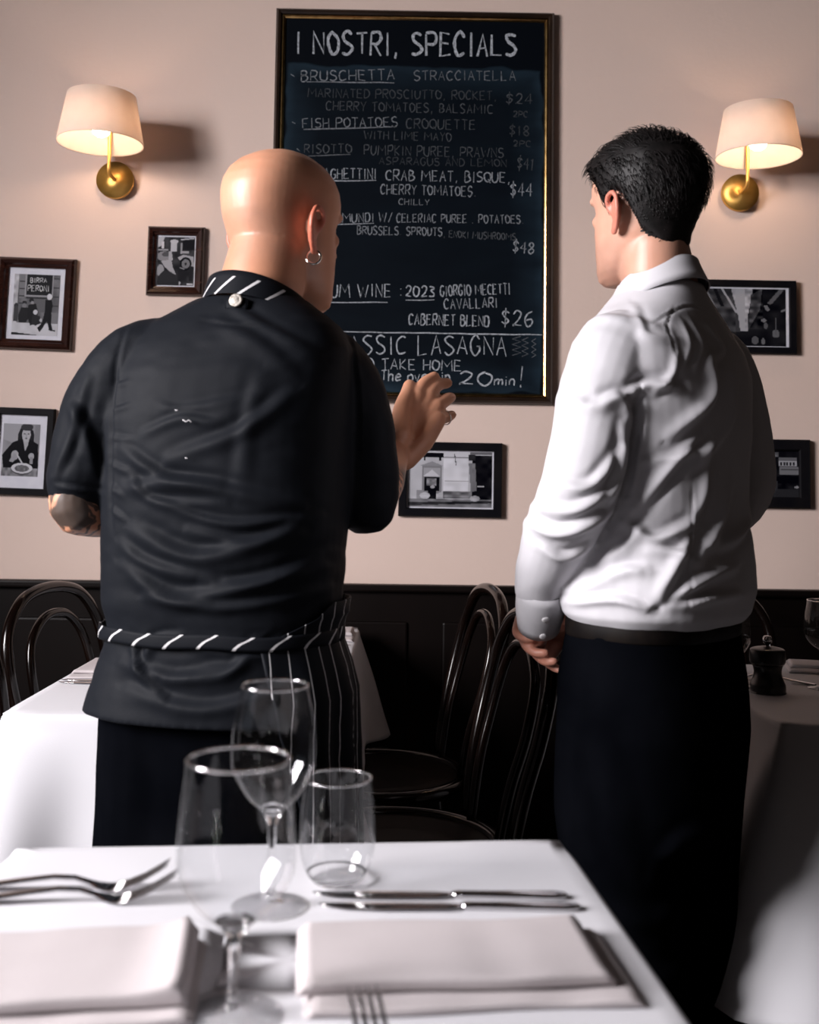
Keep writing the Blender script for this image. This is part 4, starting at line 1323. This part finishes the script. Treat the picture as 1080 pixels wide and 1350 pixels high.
co = get_co(me)
hl = (np.column_stack([co, np.ones(len(co))]) @ np.linalg.inv(ch_head).T)[:, :3]
ishead = (co[:, 2] > 1.44)
stub = np.clip(1 - (hl[:, 2] - .135 - .25 * np.clip(hl[:, 1], -.1, .1)) / .05, 0, 1) * np.clip((hl[:, 2] - .030) / .03, 0, 1) * ishead * np.clip((.03 - hl[:, 1]) / .02, 0, 1) * .55
ear = np.clip((np.abs(hl[:, 0]) - .073) / .006, 0, 1) * (np.abs(hl[:, 2] - .10) < .05) * ishead
tat = ((co[:, 2] < 1.20) & (co[:, 2] > 1.03) & ((co[:, 0] < -.455) | (co[:, 0] > -.105))) * np.clip((1.19 - co[:, 2]) / .02, 0, 1) * (co[:, 1] < 1.98)
attr(me, 'zone', np.stack([tat, stub, ear * .6], 1))
chef = link('person', me, skin_a)
tag(chef, 'bald man from behind in black short-sleeved jacket and striped apron, one hand raised', 'person')
for s in (-1, 1):
    V, F = ball((s * .030, .0715, .128), .0122)
    link('eye', mesh(xf(ch_head, V), F), eye_m, chef)
# hoop earring in the lobe
ec = xf(ch_head, [(.0785, -.004, .062)])[0]
V, F = tube([ec + np.array([.0115 * math.cos(a), .004 * math.sin(a), .0115 * math.sin(a)]) for a in np.linspace(0, 2 * PI, 24, endpoint=False)], .0025, 8, closed=True, up=(0, 1, .2))
link('earring', mesh(V, F), silver_m, chef)
# ring on the little finger
rc = np.array((0.0863, 2.0550, 1.2802)); rd = np.array((0.1003, 2.0750, 1.2875)) - np.array((0.0726, 2.0350, 1.2758)); rd /= np.linalg.norm(rd)
r1 = np.cross(rd, [0, 0, 1.0]); r1 /= np.linalg.norm(r1); r2 = np.cross(rd, r1)
V, F = tube([rc + .0132 * (math.cos(a) * r1 + math.sin(a) * r2) for a in np.linspace(0, 2 * PI, 24, endpoint=False)], .0012, 6, closed=True, up=tuple(rd))
link('finger_ring', mesh(V, F), silver_m, chef)

# jacket
CJ = [(.792, -.283, .213, .150), (.83, -.280, .203, .146), (.875, -.278, .191, .140), (.905, -.277, .183, .135), (.925, -.277, .182, .134), (.96, -.279, .190, .141), (1.01, -.278, .193, .145), (1.13, -.277, .198, .147), (1.25, -.279, .204, .143),
      (1.32, -.275, .205, .131), (1.365, -.268, .196, .116), (1.40, -.258, .165, .099), (1.425, -.248, .125, .086), (1.447, -.240, .088, .076)]


def cj(z):
    a = np.array(CJ)
    return [np.interp(z, a[:, 0], a[:, k]) for k in (1, 2, 3)]


parts = [loft([sup(cx, 1.74, z, rx, ry, 2.5, 48, CY) for z, cx, rx, ry in CJ])]
parts += [chain([(-.35, 1.748, 1.355), (-.425, 1.742, 1.338), (-.472, 1.735, 1.28), (-.494, 1.73, 1.22), (-.507, 1.727, 1.150)], [.068, .070, .064, .059, .0565], 22)]
parts += [chain([(-.19, 1.735, 1.355), (-.120, 1.75, 1.335), (-.080, 1.775, 1.27), (-.062, 1.79, 1.19), (-.055, 1.80, 1.122)], [.068, .070, .065, .060, .055], 22)]
me = fuse(parts, 0.0042, 9)
JF = [([(-0.3389, 1.1846), (-0.2333, 1.2255), (-0.1614, 1.2831)], 0.0125, 0.0078), ([(-0.4215, 1.1387), (-0.3098, 1.1458), (-0.1466, 1.1168)], 0.0125, 0.0091), ([(-0.3972, 1.0777), (-0.2957, 1.0402), (-0.1514, 1.0754)], 0.0133, 0.0104),
      ([(-0.4235, 1.2003), (-0.3493, 1.1565), (-0.2650, 1.1464)], 0.0101, 0.0078), ([(-0.4121, 1.0220), (-0.3162, 0.9791), (-0.1168, 1.0259)], 0.0125, 0.0104), ([(-0.3718, 0.9783), (-0.2492, 0.9689), (-0.1050, 0.9928)], 0.0094, 0.0078),
      ([(-0.3850, 1.2233), (-0.3238, 1.2445), (-0.2674, 1.2363)], 0.0078, 0.0052), ([(-0.2822, 1.3940), (-0.2180, 1.3601), (-0.1652, 1.3203)], 0.0140, 0.0052), ([(-0.2657, 1.4234), (-0.2129, 1.3893), (-0.1254, 1.3441)], 0.0109, 0.0052),
      ([(-0.4129, 0.8790), (-0.3240, 0.8637), (-0.1974, 0.8926)], 0.0109, 0.0078), ([(-0.3951, 0.8411), (-0.2786, 0.8207), (-0.1357, 0.8606)], 0.0117, 0.0078), ([(-0.3974, 0.9121), (-0.3794, 0.8685), (-0.3398, 0.8363)], 0.0078, 0.0078),
      ([(-0.3254, 0.9130), (-0.2142, 0.8979), (-0.1703, 0.9204)], 0.0078, 0.0052), ([(-0.2314, 1.1469), (-0.2224, 1.2370), (-0.2071, 1.3051)], 0.0140, 0.0039), ([(-0.3651, 1.1227), (-0.2524, 1.0908), (-0.1184, 1.1037)], 0.0078, 0.0065),
      ([(-0.5179, 1.2727), (-0.4930, 1.2376), (-0.4663, 1.1436)], 0.0109, 0.0065), ([(-0.4896, 1.3088), (-0.5098, 1.2137), (-0.5371, 1.1544)], 0.0094, 0.0052), ([(-0.5366, 1.1427), (-0.5012, 1.1373), (-0.4565, 1.1320)], 0.0047, 0.0039),
      ([(-0.4112, 1.1668), (-0.3651, 1.1227), (-0.2531, 1.1186)], .008, .005), ([(-0.3079, 1.0789), (-0.2182, 1.0634), (-0.1405, 1.0923)], .009, .006), ([(-0.4188, 1.0552), (-0.3733, 1.0281), (-0.2725, 1.0072)], .010, .007), ([(-0.2835, 1.0016), (-0.1945, 1.0083), (-0.1061, 1.0482)], .009, .006), ([(-0.3696, 1.2687), (-0.3242, 1.2581), (-0.2233, 1.2765)], .009, .003), ([(-0.3798, 0.8794), (-0.3587, 0.9125), (-0.3147, 0.9241)], .008, .006), ([(-0.3349, 0.8582), (-0.2467, 0.8702), (-0.2036, 0.9200)], .009, .006),
      # armhole seams and yoke
      ([(-0.4363, 1.3903), (-0.4430, 1.3288), (-0.4436, 1.2349), (-0.4412, 1.1440), (-0.4367, 1.0767)], .0045, -.004), ([(-0.0875, 1.4016), (-0.0698, 1.3111), (-0.0655, 1.1953)], .0045, -.003),
      ([(-0.3108, 1.4010), (-0.2547, 1.3878), (-0.1967, 1.3886)], .004, -.002)]
for k in range(9):   # puckers along the armhole seam
    y = 470 + k * 27
JP = [([(-0.4434, 1.2978), (-0.4151, 1.3040)], .005, .003), ([(-0.4444, 1.2577), (-0.4105, 1.2674)], .005, .003), ([(-0.4442, 1.2178), (-0.4042, 1.2127)], .005, .003), ([(-0.4428, 1.1780), (-0.4106, 1.1648)], .005, .003), ([(-0.4417, 1.1440), (-0.4151, 1.1274)], .005, .003), ([(-0.4394, 1.1101), (-0.4082, 1.0880)], .005, .003)]
folds(me, JF + JP, (-.1, -1, 0), .0016, 16, 3, (1, 1, 2.2))
link('chef_jacket', me, jacket_m, chef)
# lint on the back
for p, l in (((-0.3143, 1.5920, 1.2408), .006), ((-0.3304, 1.5920, 1.2563), .0015), ((-0.3135, 1.5900, 1.1859), .0012), ((-0.1959, 1.6050, 1.2853), .0012)):
    V, F = tube([np.array(p) + np.array([t * l, -.002, .0015 * math.sin(t * 5) * l / .006]) for t in (-1, -.3, .4, 1)], .0009, 6)
    link('lint', mesh(V, F), pearl_m, chef)


def band_mesh(rows, a0, a1, N, yaw, thick=.003, cy=1.74, uvz=1.0):
    """strip of cloth round a body: rows (z, cx, rx, ry); from angle a0 to a1; uv in metres"""
    V, uv, F = [], [], []
    A = np.linspace(a0, a1, N)
    for z, cx, rx, ry, *st in rows:
        n = 2.5
        if st:
            A = np.linspace(st[0], a1, N)
        c, s = np.cos(A), np.sin(A)
        x = rx * np.sign(c) * np.abs(c) ** (2 / n); y = ry * np.sign(s) * np.abs(s) ** (2 / n)
        X = cx + x * math.cos(yaw) - y * math.sin(yaw); Y = cy + x * math.sin(yaw) + y * math.cos(yaw)
        L = np.concatenate([[0], np.cumsum(np.hypot(np.diff(X), np.diff(Y)))])
        L = L - (L[-1] if st else 0)
        zz = z(A) if callable(z) else np.full(N, z)
        for i in range(N):
            V.append((X[i], Y[i], zz[i])); uv.append((A[i] * .205 if st else L[i], zz[i]))
    for r in range(len(rows) - 1):
        for i in range(N - 1):
            F.append((r * N + i, r * N + i + 1, (r + 1) * N + i + 1, (r + 1) * N + i))
    return V, F, uv


rows = []
for z in (.9065, .911, .917, .923, .9275):
    cx, rx, ry = cj(z)
    b = .0105 + .0012 * math.sin((z - .9065) / .021 * PI)
    rows.append((z, cx, rx + b, ry + b))
V, F, uv = band_mesh(rows, 0, 2 * PI, 97, CY)
V = np.array(V); V[:, 2] += .0015 * np.sin(V[:, 0] * 40)
o = link('apron_band', mesh(V, F, uv=uv), stripe_band, chef)
o.modifiers.new('t', 'SOLIDIFY').thickness = .002
# wrapped apron with pinstripes: round the front and on to the right hip
rows = []
for z in (.972, .95, .925, .905, .87, .83, .79, .74, .68, .60, .52, .44):
    cx, rx, ry = cj(max(z, .80))
    fl = .010 + .016 * max(0, (.90 - z) / .4) if z > .5 else .028
    if z < .80:
        rx, ry = .205, .152
    if .89 < z < .94:
        fl = .006
    rows.append((z, cx + .004, rx + fl * .8, ry + fl, R(np.interp(z, [.44, .6, .7, .8, .87, .905, .925, .95, .972], [-34, -36, -40, -52, -58, -60, -50, -26, -14]))))
V, F, uv = band_mesh(rows, R(-60), R(150), 140, CY)
V = np.array(V)
_k = np.clip((.93 - V[:, 2]) / .2, 0, 1)
_an = np.arctan2(V[:, 1] - 1.74, V[:, 0] + .277)
V[:, 0] += _k * .006 * np.sin(_an * 16) * np.cos(_an)
V[:, 1] += _k * .008 * np.sin(_an * 16) * np.sin(_an) + _k * .004 * np.sin(V[:, 2] * 30)
_fm = V[:, 1] > 1.74
V[_fm, 1] = 1.74 + (V[_fm, 1] - 1.74) * .78
o = link('apron', mesh(V, F, uv=uv), stripe_apron, chef)
o.modifiers.new('t', 'SOLIDIFY').thickness = .0015
# stand collar
def collar_ring(r, dz, n=64):
    a = np.linspace(0, 2 * PI, n)
    fr = np.cos(a - (PI / 2 + CY))        # 1 towards the front
    return np.stack([-.2325 + r * np.cos(a), 1.738 + r * .93 * np.sin(a), 1.436 - .026 * fr - .012 * np.cos(a) + dz], 1), a
rings, uv = [], []
for r, dz in ((.094, -.022), (.090, -.008), (.086, .006), (.083, .016), (.0805, .017), (.080, .006)):
    q, a = collar_ring(r, dz)
    rings.append(q); uv += [(t * .088, dz) for t in a]
V, F = loft(rings, caps=False, closed=False)
o = link('striped_collar', mesh(V, F, uv=uv), stripe_collar, chef)
cb = np.array((-0.2556, 1.6460, 1.4310))
V, F = lathe([(.0004, .0022), (.006, .0022), (.0075, .0016), (.0095, .0026), (.0108, .0016), (.011, 0), (.0004, -.001)], 28)
b = link('button', mesh(V, F), button_m, chef, tuple(cb)); b.rotation_euler = (R(78), 0, R(-12))
V, F = bev_box(-.018, .018, -.002, .003, -.010, .009, .004)
b = link('button_tab', mesh(V, F), jacket_m, chef, tuple(cb + np.array([.001, .004, -.004]))); b.rotation_euler = (R(-12), 0, R(-12))
# trousers
parts = [loft([sup(-.277, 1.745, z, rx, ry, 2.4, 40, CY) for z, rx, ry in ((.42, .200, .118), (.60, .202, .120), (.70, .202, .122), (.80, .196, .124), (.86, .180, .122), (.915, .168, .116))])]
for s, hx in ((-1, -.365), (1, -.19)):
    parts += [chain([(hx, 1.745, .80), (hx + s * .006, 1.745, .62), (hx + s * .008, 1.75, .46), (hx + s * .008, 1.74, .26), (hx + s * .008, 1.735, .085)], [.10, .098, .082, .076, .074], 20)]
me = fuse(parts, 0.007, 5)
folds(me, [], (0, -1, 0), .003, 12, 8, (1, 1, .5))
link('trousers', me, trouser_m, chef)
for s, hx in ((-1, -.365), (1, -.19)):
    V, F = shoe(hx + s * .008, 1.74, CY - s * .12)
    V = np.array(V); V[:, :2] = np.array([hx + s * .008, 1.76]) + (V[:, :2] - np.array([hx + s * .008, 1.76])) * 1.15; V[:, 2] *= 1.15
    link('shoe', mesh(V, F), leather_m, chef)

# ================================================================== the waiter
WO = np.array([.437, 1.80, 0]); WA = R(46)
MW = np.array(Matrix.Translation(WO.tolist()) @ Matrix.Rotation(WA, 4, 'Z'))
wt_head = head_xf((.415, 1.80, 1.503), R(34), R(-2), 0, 1.0)
body = xfp(wt_head, head_parts())
body += [chain([(.448, 1.80, 1.40), (.440, 1.80, 1.48), (.420, 1.80, 1.57)], [.072, .062, .061], 44)]
body += xfp(MW, [loft([sup(0, 0, z, rx, ry, 2.4, 32) for z, rx, ry in ((.88, .145, .10), (.98, .140, .10), (1.1, .145, .105), (1.25, .160, .112), (1.33, .155, .095), (1.39, .11, .065), (1.43, .06, .05))])])
LW = [(-.115, 0, 1.36), (-.162, .0, 1.29), (-.195, .01, 1.20), (-.212, .022, 1.13), (-.200, .065, 1.075), (-.158, .125, 1.00), (-.128, .155, .945)]
RW = [(.165, 0, 1.385), (.200, -.015, 1.30), (.220, -.030, 1.22), (.224, -.03, 1.15), (.195, .03, 1.09), (.10, .15, .99), (.04, .205, .935)]
body += xfp(MW, [chain(LW, [.044, .046, .044, .041, .040, .034, .025], 18), chain(RW, [.052, .048, .044, .041, .040, .034, .025], 18)])
wl = xf(MW, [LW[-1]])[0]
wr = xf(MW, [RW[-1]])[0]
body += hand_parts((0.2377, 1.8200, 0.9356), [(0.2117, 1.8700, 0.9216), (0.2170, 1.8700, 0.9036), (0.2264, 1.8600, 0.8871), (0.2381, 1.8500, 0.8773)],
                   [[(0.2044, 1.8500, 0.9036), (0.2150, 1.8300, 0.8976), (0.2278, 1.8200, 0.8991)], [(0.2188, 1.8400, 0.8848), (0.2317, 1.8200, 0.8754), (0.2469, 1.8100, 0.8759)], [(0.2356, 1.8400, 0.8699), (0.2483, 1.8200, 0.8606), (0.2621, 1.8100, 0.8624)], [(0.2497, 1.8400, 0.8599), (0.2650, 1.8300, 0.8492), (0.2762, 1.8200, 0.8460)]],
                   [(0.2327, 1.8300, 0.9306), (0.2197, 1.8500, 0.9369), (0.2180, 1.8800, 0.9360), (0.2268, 1.9100, 0.9247)])
body += hand_parts(tuple(wr), [(0.2442, 1.9300, 0.8920), (0.2537, 1.9300, 0.8788), (0.2638, 1.9250, 0.8677), (0.2739, 1.9200, 0.8580)],
                   [[(0.2324, 1.9100, 0.8814), (0.2327, 1.8900, 0.8712)], [(0.2432, 1.9100, 0.8658), (0.2473, 1.8900, 0.8571)], [(0.2559, 1.9050, 0.8549), (0.2618, 1.8900, 0.8469)], [(0.2685, 1.9000, 0.8454), (0.2756, 1.8850, 0.8402)]],
                   [(0.2886, 1.9300, 0.8925), (0.2643, 1.9100, 0.9041), (0.2483, 1.8900, 0.9065)])
LEGS = [((.362, 1.752), (.352, 1.745), (.372, 1.745), (.400, 1.755)), ((.478, 1.862), (.492, 1.868), (.500, 1.865), (.535, 1.87))]
for l, s in zip(LEGS, (-1, 1)):
    body += [chain([(*l[0], .86), (*l[1], .66), (*l[2], .48), (*l[3], .28), (*l[3], .07)], [.082, .072, .055, .050, .038], 16), shoe(l[3][0] - .01, l[3][1] + .01, WA - s * .1)]
me = fuse(body, 0.0034, 3)
co = get_co(me)
hl = (np.column_stack([co, np.ones(len(co))]) @ np.linalg.inv(wt_head).T)[:, :3]
ishead = co[:, 2] > 1.49
ear = np.clip((np.abs(hl[:, 0]) - .072) / .006, 0, 1) * (np.abs(hl[:, 2] - .10) < .05) * ishead
hands = (co[:, 2] < .95) * (co[:, 0] < .33) * .35
beard = np.clip((.075 - hl[:, 2]) / .02, 0, 1) * np.clip((hl[:, 1] + .01) / .02, 0, 1) * ishead * .45
nape = np.clip((.115 - hl[:, 2]) / .03, 0, 1) * np.clip((hl[:, 2] - .05) / .03, 0, 1) * np.clip((-.02 - hl[:, 1]) / .02, 0, 1) * ishead * .6
attr(me, 'zone', np.stack([np.zeros(len(co)), np.maximum(beard, nape), np.maximum(ear * .7, hands)], 1))
waiter = link('person', me, skin_b)
tag(waiter, 'dark-haired man in white long-sleeved shirt and black trousers, hands clasped at his belt', 'person')
for s in (-1, 1):
    V, F = ball((s * .030, .0715, .128), .0122)
    link('eye', mesh(xf(wt_head, V), F), eye_m, waiter)

# hair: a cap grown off the skull plus loose locks
N = 168
rings = []
for t in np.linspace(.16, 1.0, 46):
    a = np.array(HEAD)
    w, yb, yf = [np.interp(t, a[:, 0], a[:, k]) for k in (1, 2, 3)]
    if t < .36:
        w, yb = max(w, .064), min(yb, np.interp(t, [.16, .36], [-.070, -.079]))
    rings.append(sup(0, (yf + yb) / 2, t * HH, w, (yf - yb) / 2, 2.25, N))
G = np.array(rings)                         # (46, N, 3)
ctr = np.array([0, -.005, .135])
ph = np.arctan2(G[:, :, 0], G[:, :, 1])     # 0 at the front, +-pi at the back
zz = G[:, :, 2]
aph = np.abs(ph)
hairline = np.interp(aph, [0, .45, .75, .95, 1.15, 1.32, 1.50, 1.62, 1.85, 2.2, 2.7, PI], [.205, .200, .190, .168, .148, .112, .090, .140, .128, .070, .044, .036])
mask = np.clip((zz - hairline) / .010, 0, 1)
thick = np.interp(zz, [.07, .11, .15, .19, .225, .24], [.003, .006, .010, .015, .016, .015]) * (1 + .25 * np.clip(np.cos(ph), -.2, 1) * (zz > .17))
nn = vnoise(np.column_stack([G.reshape(-1, 3) * np.array([55, 55, 90])]), 4).reshape(zz.shape)
n2 = vnoise(np.column_stack([G.reshape(-1, 3) * np.array([20, 20, 24])]), 9).reshape(zz.shape)
dirv = G - ctr
dirv /= np.linalg.norm(dirv, axis=2)[:, :, None]
Gh = G + dirv * ((thick * (1 + .06 * nn + .16 * n2)) * mask - .004 * (1 - mask))[:, :, None]
V, F = loft(list(Gh), caps=False)
V = np.vstack([V, Gh[-1].mean(0)])
F += [(len(V) - 1, 45 * N + j, 45 * N + (j + 1) % N) for j in range(N)]
mf = mask.reshape(-1)
F = [f for f in F if max(mf[i] if i < len(mf) else 1 for i in f) > 0]
hair = link('hair', mesh(xf(wt_head, V), F), hair_m, waiter)
hrg = np.random.default_rng(5)
LV, LF, base = [], [], 0
for q in range(5600):
    i, j = hrg.integers(0, 46), hrg.integers(0, N)
    if mask[i, j] < .55:
        continue
    p = Gh[i, j]
    nrm = dirv[i, j]
    z, a = zz[i, j], ph[i, j]
    if z > .19:
        flow = np.array([.45, .8, .05]) + hrg.normal(0, .35, 3)
    else:
        flow = np.array([math.sin(a) * .1, -.25 - .3 * (aph[i, j] < 1.7), -1.0]) + hrg.normal(0, .22, 3)
    flow -= nrm * (flow @ nrm)
    flow /= np.linalg.norm(flow)
    L = (.036 if z > .19 else .021 if z > .13 else .008) * hrg.uniform(.6, 1.25)
    lift = hrg.uniform(.02, .14) * L
    pts = [p - nrm * .003, p + flow * L * .35 + nrm * lift * .9, p + flow * L * .7 + nrm * lift, p + flow * L + nrm * lift * .35]
    wd = np.cross(flow, nrm) * .0008 * hrg.uniform(.6, 1.4)
    hh = nrm * .0007
    for k, w in zip(range(4), (1, 1, .75, .1)):
        LV += [pts[k] - wd * w, pts[k] + hh * w, pts[k] + wd * w]
    for k in range(3):
        o_ = base + k * 3
        LF += [(o_, o_ + 1, o_ + 4, o_ + 3), (o_ + 1, o_ + 2, o_ + 5, o_ + 4)]
    base += 12
lk = link('hair_locks', mesh(xf(wt_head, LV), LF), hair_m, waiter)
lk['kind'] = 'stuff'

# shirt
WT = [(.934, -.008, .158, .118), (.950, -.01, .174, .132), (.985, -.008, .184, .140), (1.03, -.004, .180, .136), (1.10, 0, .168, .124), (1.18, 0, .172, .124), (1.27, 0, .185, .128), (1.34, 0, .192, .124), (1.385, 0, .185, .112), (1.42, 0, .152, .094), (1.45, 0, .110, .082), (1.475, 0, .080, .072), (1.495, 0, .069, .066)]
parts = xfp(MW, [loft([sup(cx, 0, z, rx, ry, 2.4, 48) for z, cx, rx, ry in WT])])
LS = [(-.085, .0, 1.372), (-.135, .0, 1.362), (-.170, .003, 1.30), (-.195, .012, 1.21), (-.212, .024, 1.135), (-.200, .066, 1.075), (-.163, .120, 1.008), (-.145, .140, .975)]
RS = [(.135, .0, 1.372), (.180, -.005, 1.366), (.208, -.018, 1.30), (.224, -.03, 1.22), (.228, -.028, 1.15), (.195, .03, 1.09), (.10, .15, .995), (.075, .175, .975)]
parts += xfp(MW, [chain(LS, [.066, .070, .067, .062, .060, .056, .046, .040], 24), chain(RS, [.068, .070, .066, .061, .058, .054, .045, .038], 24)])
me = fuse(parts, 0.0040, 5)
WF = [([(0.2006, 1.0962), (0.2465, 1.0841), (0.3190, 1.1137)], 0.0090, 0.0119), ([(0.2050, 1.1212), (0.2633, 1.1179), (0.3258, 1.1547)], 0.0090, 0.0086), ([(0.2174, 1.0603), (0.2544, 1.0442), (0.3025, 1.0673)], 0.0075, 0.0076),
      ([(0.2350, 1.1534), (0.2857, 1.1541), (0.3350, 1.2118)], 0.0090, 0.0076), ([(0.3122, 1.1261), (0.3327, 1.1832), (0.3373, 1.2462)], 0.0083, 0.0086), ([(0.2968, 1.2785), (0.3308, 1.2847), (0.3522, 1.2464)], 0.0090, 0.0076),
      ([(0.2457, 1.2891), (0.2931, 1.2713), (0.3331, 1.2904)], 0.0112, 0.0065), ([(0.3624, 1.2942), (0.3600, 1.2245), (0.3484, 1.1435)], 0.0075, -0.0108),
      ([(0.3449, 1.2940), (0.3763, 1.3084), (0.4257, 1.3063)], 0.0090, 0.0108), ([(0.4262, 1.3584), (0.4140, 1.3203), (0.3833, 1.2945)], 0.0075, 0.0065),
      ([(0.4870, 1.3617), (0.4833, 1.2934), (0.4137, 1.2319)], 0.0120, 0.0130), ([(0.5391, 1.3301), (0.5202, 1.2545), (0.4423, 1.1799)], 0.0120, 0.0097), ([(0.4604, 1.2335), (0.4018, 1.1674), (0.3461, 1.0975)], 0.0105, 0.0097),
      ([(0.3681, 1.1899), (0.4371, 1.2030), (0.4778, 1.2167)], 0.0075, 0.0054), ([(0.4814, 1.2167), (0.4714, 1.1448), (0.4479, 1.0975)], 0.0105, 0.0086), ([(0.3507, 1.0976), (0.3875, 1.0729), (0.4508, 1.0982)], 0.0097, 0.0108),
      ([(0.4478, 1.0799), (0.4190, 1.0341), (0.3851, 0.9819)], 0.0112, 0.0108), ([(0.3679, 1.0577), (0.4083, 1.0549), (0.4459, 1.0460)], 0.0090, 0.0076), ([(0.3161, 1.0399), (0.3507, 1.0632), (0.3737, 1.0979)], 0.0090, 0.0076),
      ([(0.5256, 1.1575), (0.5010, 1.0968), (0.4595, 1.0449)], 0.0120, 0.0108), ([(0.6006, 1.1206), (0.5435, 1.0775), (0.4830, 1.0617)], 0.0105, 0.0097), ([(0.5309, 1.0298), (0.4708, 1.0142), (0.4014, 0.9821)], 0.0105, 0.0108),
      ([(0.2678, 0.9689), (0.3277, 0.9832), (0.3781, 0.9703)], 0.0075, 0.0086), ([(0.2852, 0.9921), (0.3391, 1.0232), (0.3737, 1.0270)], 0.0097, 0.0097), ([(0.4014, 0.9706), (0.4707, 0.9847), (0.5367, 0.9875)], 0.0083, 0.0086),
      ([(0.4432, 1.4128), (0.4490, 1.3708), (0.4309, 1.3345)], 0.0060, 0.0032), ([(0.4612, 1.4191), (0.4730, 1.3771), (0.4572, 1.3349)], 0.0060, 0.0027), ([(0.2923, 1.4220), (0.3508, 1.4112), (0.4142, 1.3915)], 0.0105, 0.0043),
      ([(0.3689, 1.4418), (0.3741, 1.3880), (0.4201, 1.3797)], 0.0090, 0.0043), ([(0.4970, 1.4106), (0.5149, 1.3769), (0.4845, 1.3496)], 0.0075, 0.0027),
      ([(0.3882, 1.4053), (0.4253, 1.4282), (0.4668, 1.4443), (0.5274, 1.4320)], 0.0023, -0.0022), ([(0.4517, 1.1564), (0.4454, 1.0623), (0.4368, 0.9688)], 0.0023, -0.0022), ([(0.4235, 1.3560), (0.4142, 1.4034), (0.4337, 1.4404)], 0.0023, -0.0022)]
folds(me, WF, (-.25, -1, 0), .0018, 15, 6, (1, 1, 1.3))
link('dress_shirt', me, shirt_m, waiter)
# cuff with two buttons
ca, cb_ = xf(MW, [(-.156, .126, .992)])[0], xf(MW, [(-.116, .164, .918)])[0]
pts = [ca * (1 - t) + cb_ * t for t in np.linspace(0, 1, 7)]
V, F = tube(pts, np.array([.0395, .041, .0405, .040, .0385, .036, .034]), 28, roundcap=False)
V, F = np.array(V), [f for f in F if len(f) == 4]
o = link('shirt_cuff', mesh(V, F), shirt_m, waiter)
o.modifiers.new('t', 'SOLIDIFY').thickness = .0022
ax = (cb_ - ca) / np.linalg.norm(cb_ - ca)
for t in (.42, .86):
    p = ca * (1 - t) + cb_ * t
    d = np.array([.05, -1, .1]); d -= ax * (d @ ax); d /= np.linalg.norm(d)
    V, F = lathe([(.0004, .003), (.004, .003), (.0062, .0022), (.0064, 0), (.0004, -.001)], 20)
    b = link('cuff_button', mesh(V, F), pearl_m, waiter, tuple(p + d * (.0405 if t < .5 else .0375)))
    b.rotation_euler = Vector(d.tolist()).to_track_quat('Z', 'Y').to_euler()
ra, rb = xf(MW, [(.085, .165, .985)])[0], xf(MW, [(.035, .21, .93)])[0]
V, F = tube([ra * (1 - t) + rb * t for t in np.linspace(0, 1, 5)], np.array([.040, .040, .038, .036, .034]), 24, roundcap=False)
o = link('shirt_cuff', mesh(V, [f for f in F if len(f) == 4]), shirt_m, waiter)
o.modifiers.new('t', 'SOLIDIFY').thickness = .0022
# turned-down collar
def wcol(r, dz, n=64):
    a = np.linspace(0, 2 * PI, n)
    fr = np.cos(a - (PI / 2 + WA))
    return np.stack([.434 + r * np.cos(a) - .012 * fr * 0, 1.80 + r * np.sin(a), 1.494 - .028 * fr + dz * (1 + .2 * fr)], 1)
V, F = loft([wcol(.0640, -.035), wcol(.0630, .0), wcol(.0625, .016), wcol(.0640, .0192), wcol(.0665, .017), wcol(.0720, .0), wcol(.0790, -.018), wcol(.0850, -.033), wcol(.083, -.0335)], caps=False, closed=False)
link('shirt_collar', mesh(V, F), shirt_m, waiter)
# trousers, waistband and belt
TA = R(46)
TR = [(.60, .155, .125, .425), (.68, .163, .132, .425), (.76, .172, .138, .424), (.84, .170, .134, .423), (.90, .163, .124, .424), (.957, .157, .117, .426)]
parts = [loft([sup(cx, 1.80, z, rx, ry, 2.4, 40, TA) for z, rx, ry, cx in TR])]
for l in LEGS:
    parts += [chain([(*l[0], .80), (*l[1], .64), (*l[2], .48), (*l[3], .28), (*l[3], .085)], [.105, .100, .084, .074, .070], 20)]
me = fuse(parts, 0.007, 14)
folds(me, [([(0.2773, 0.8512), (0.2660, 0.7367), (0.2931, 0.5945)], .02, .006), ([(0.3985, 0.5843), (0.4455, 0.6304), (0.5220, 0.6135)], .015, .006), ([(0.3283, 0.5267), (0.3983, 0.5048), (0.5037, 0.5399)], .02, .008), ([(0.3284, 0.4477), (0.4214, 0.4149), (0.5382, 0.4610)], .02, .008)], (0, -1, 0), .003, 10, 12, (1, 1, .6))
link('trousers', me, trouser_m, waiter)
V, F, uv = band_mesh([(z, .426, .158 + b, .118 + b) for z, b in ((.912, .002), (.916, .004), (.938, .004), (.942, .002))], 0, 2 * PI, 97, TA, cy=1.80)
o = link('belt', mesh(V, F, uv=uv), belt_m, waiter)
o.modifiers.new('t', 'SOLIDIFY').thickness = .003
for l, s in zip(LEGS, (-1, 1)):
    V, F = shoe(l[3][0] - .01, l[3][1] + .01, WA - s * .1)
    V = np.array(V); c0 = np.array([l[3][0] - .01, l[3][1] + .03]); V[:, :2] = c0 + (V[:, :2] - c0) * 1.15; V[:, 2] *= 1.15
    link('shoe', mesh(V, F), leather_m, waiter)
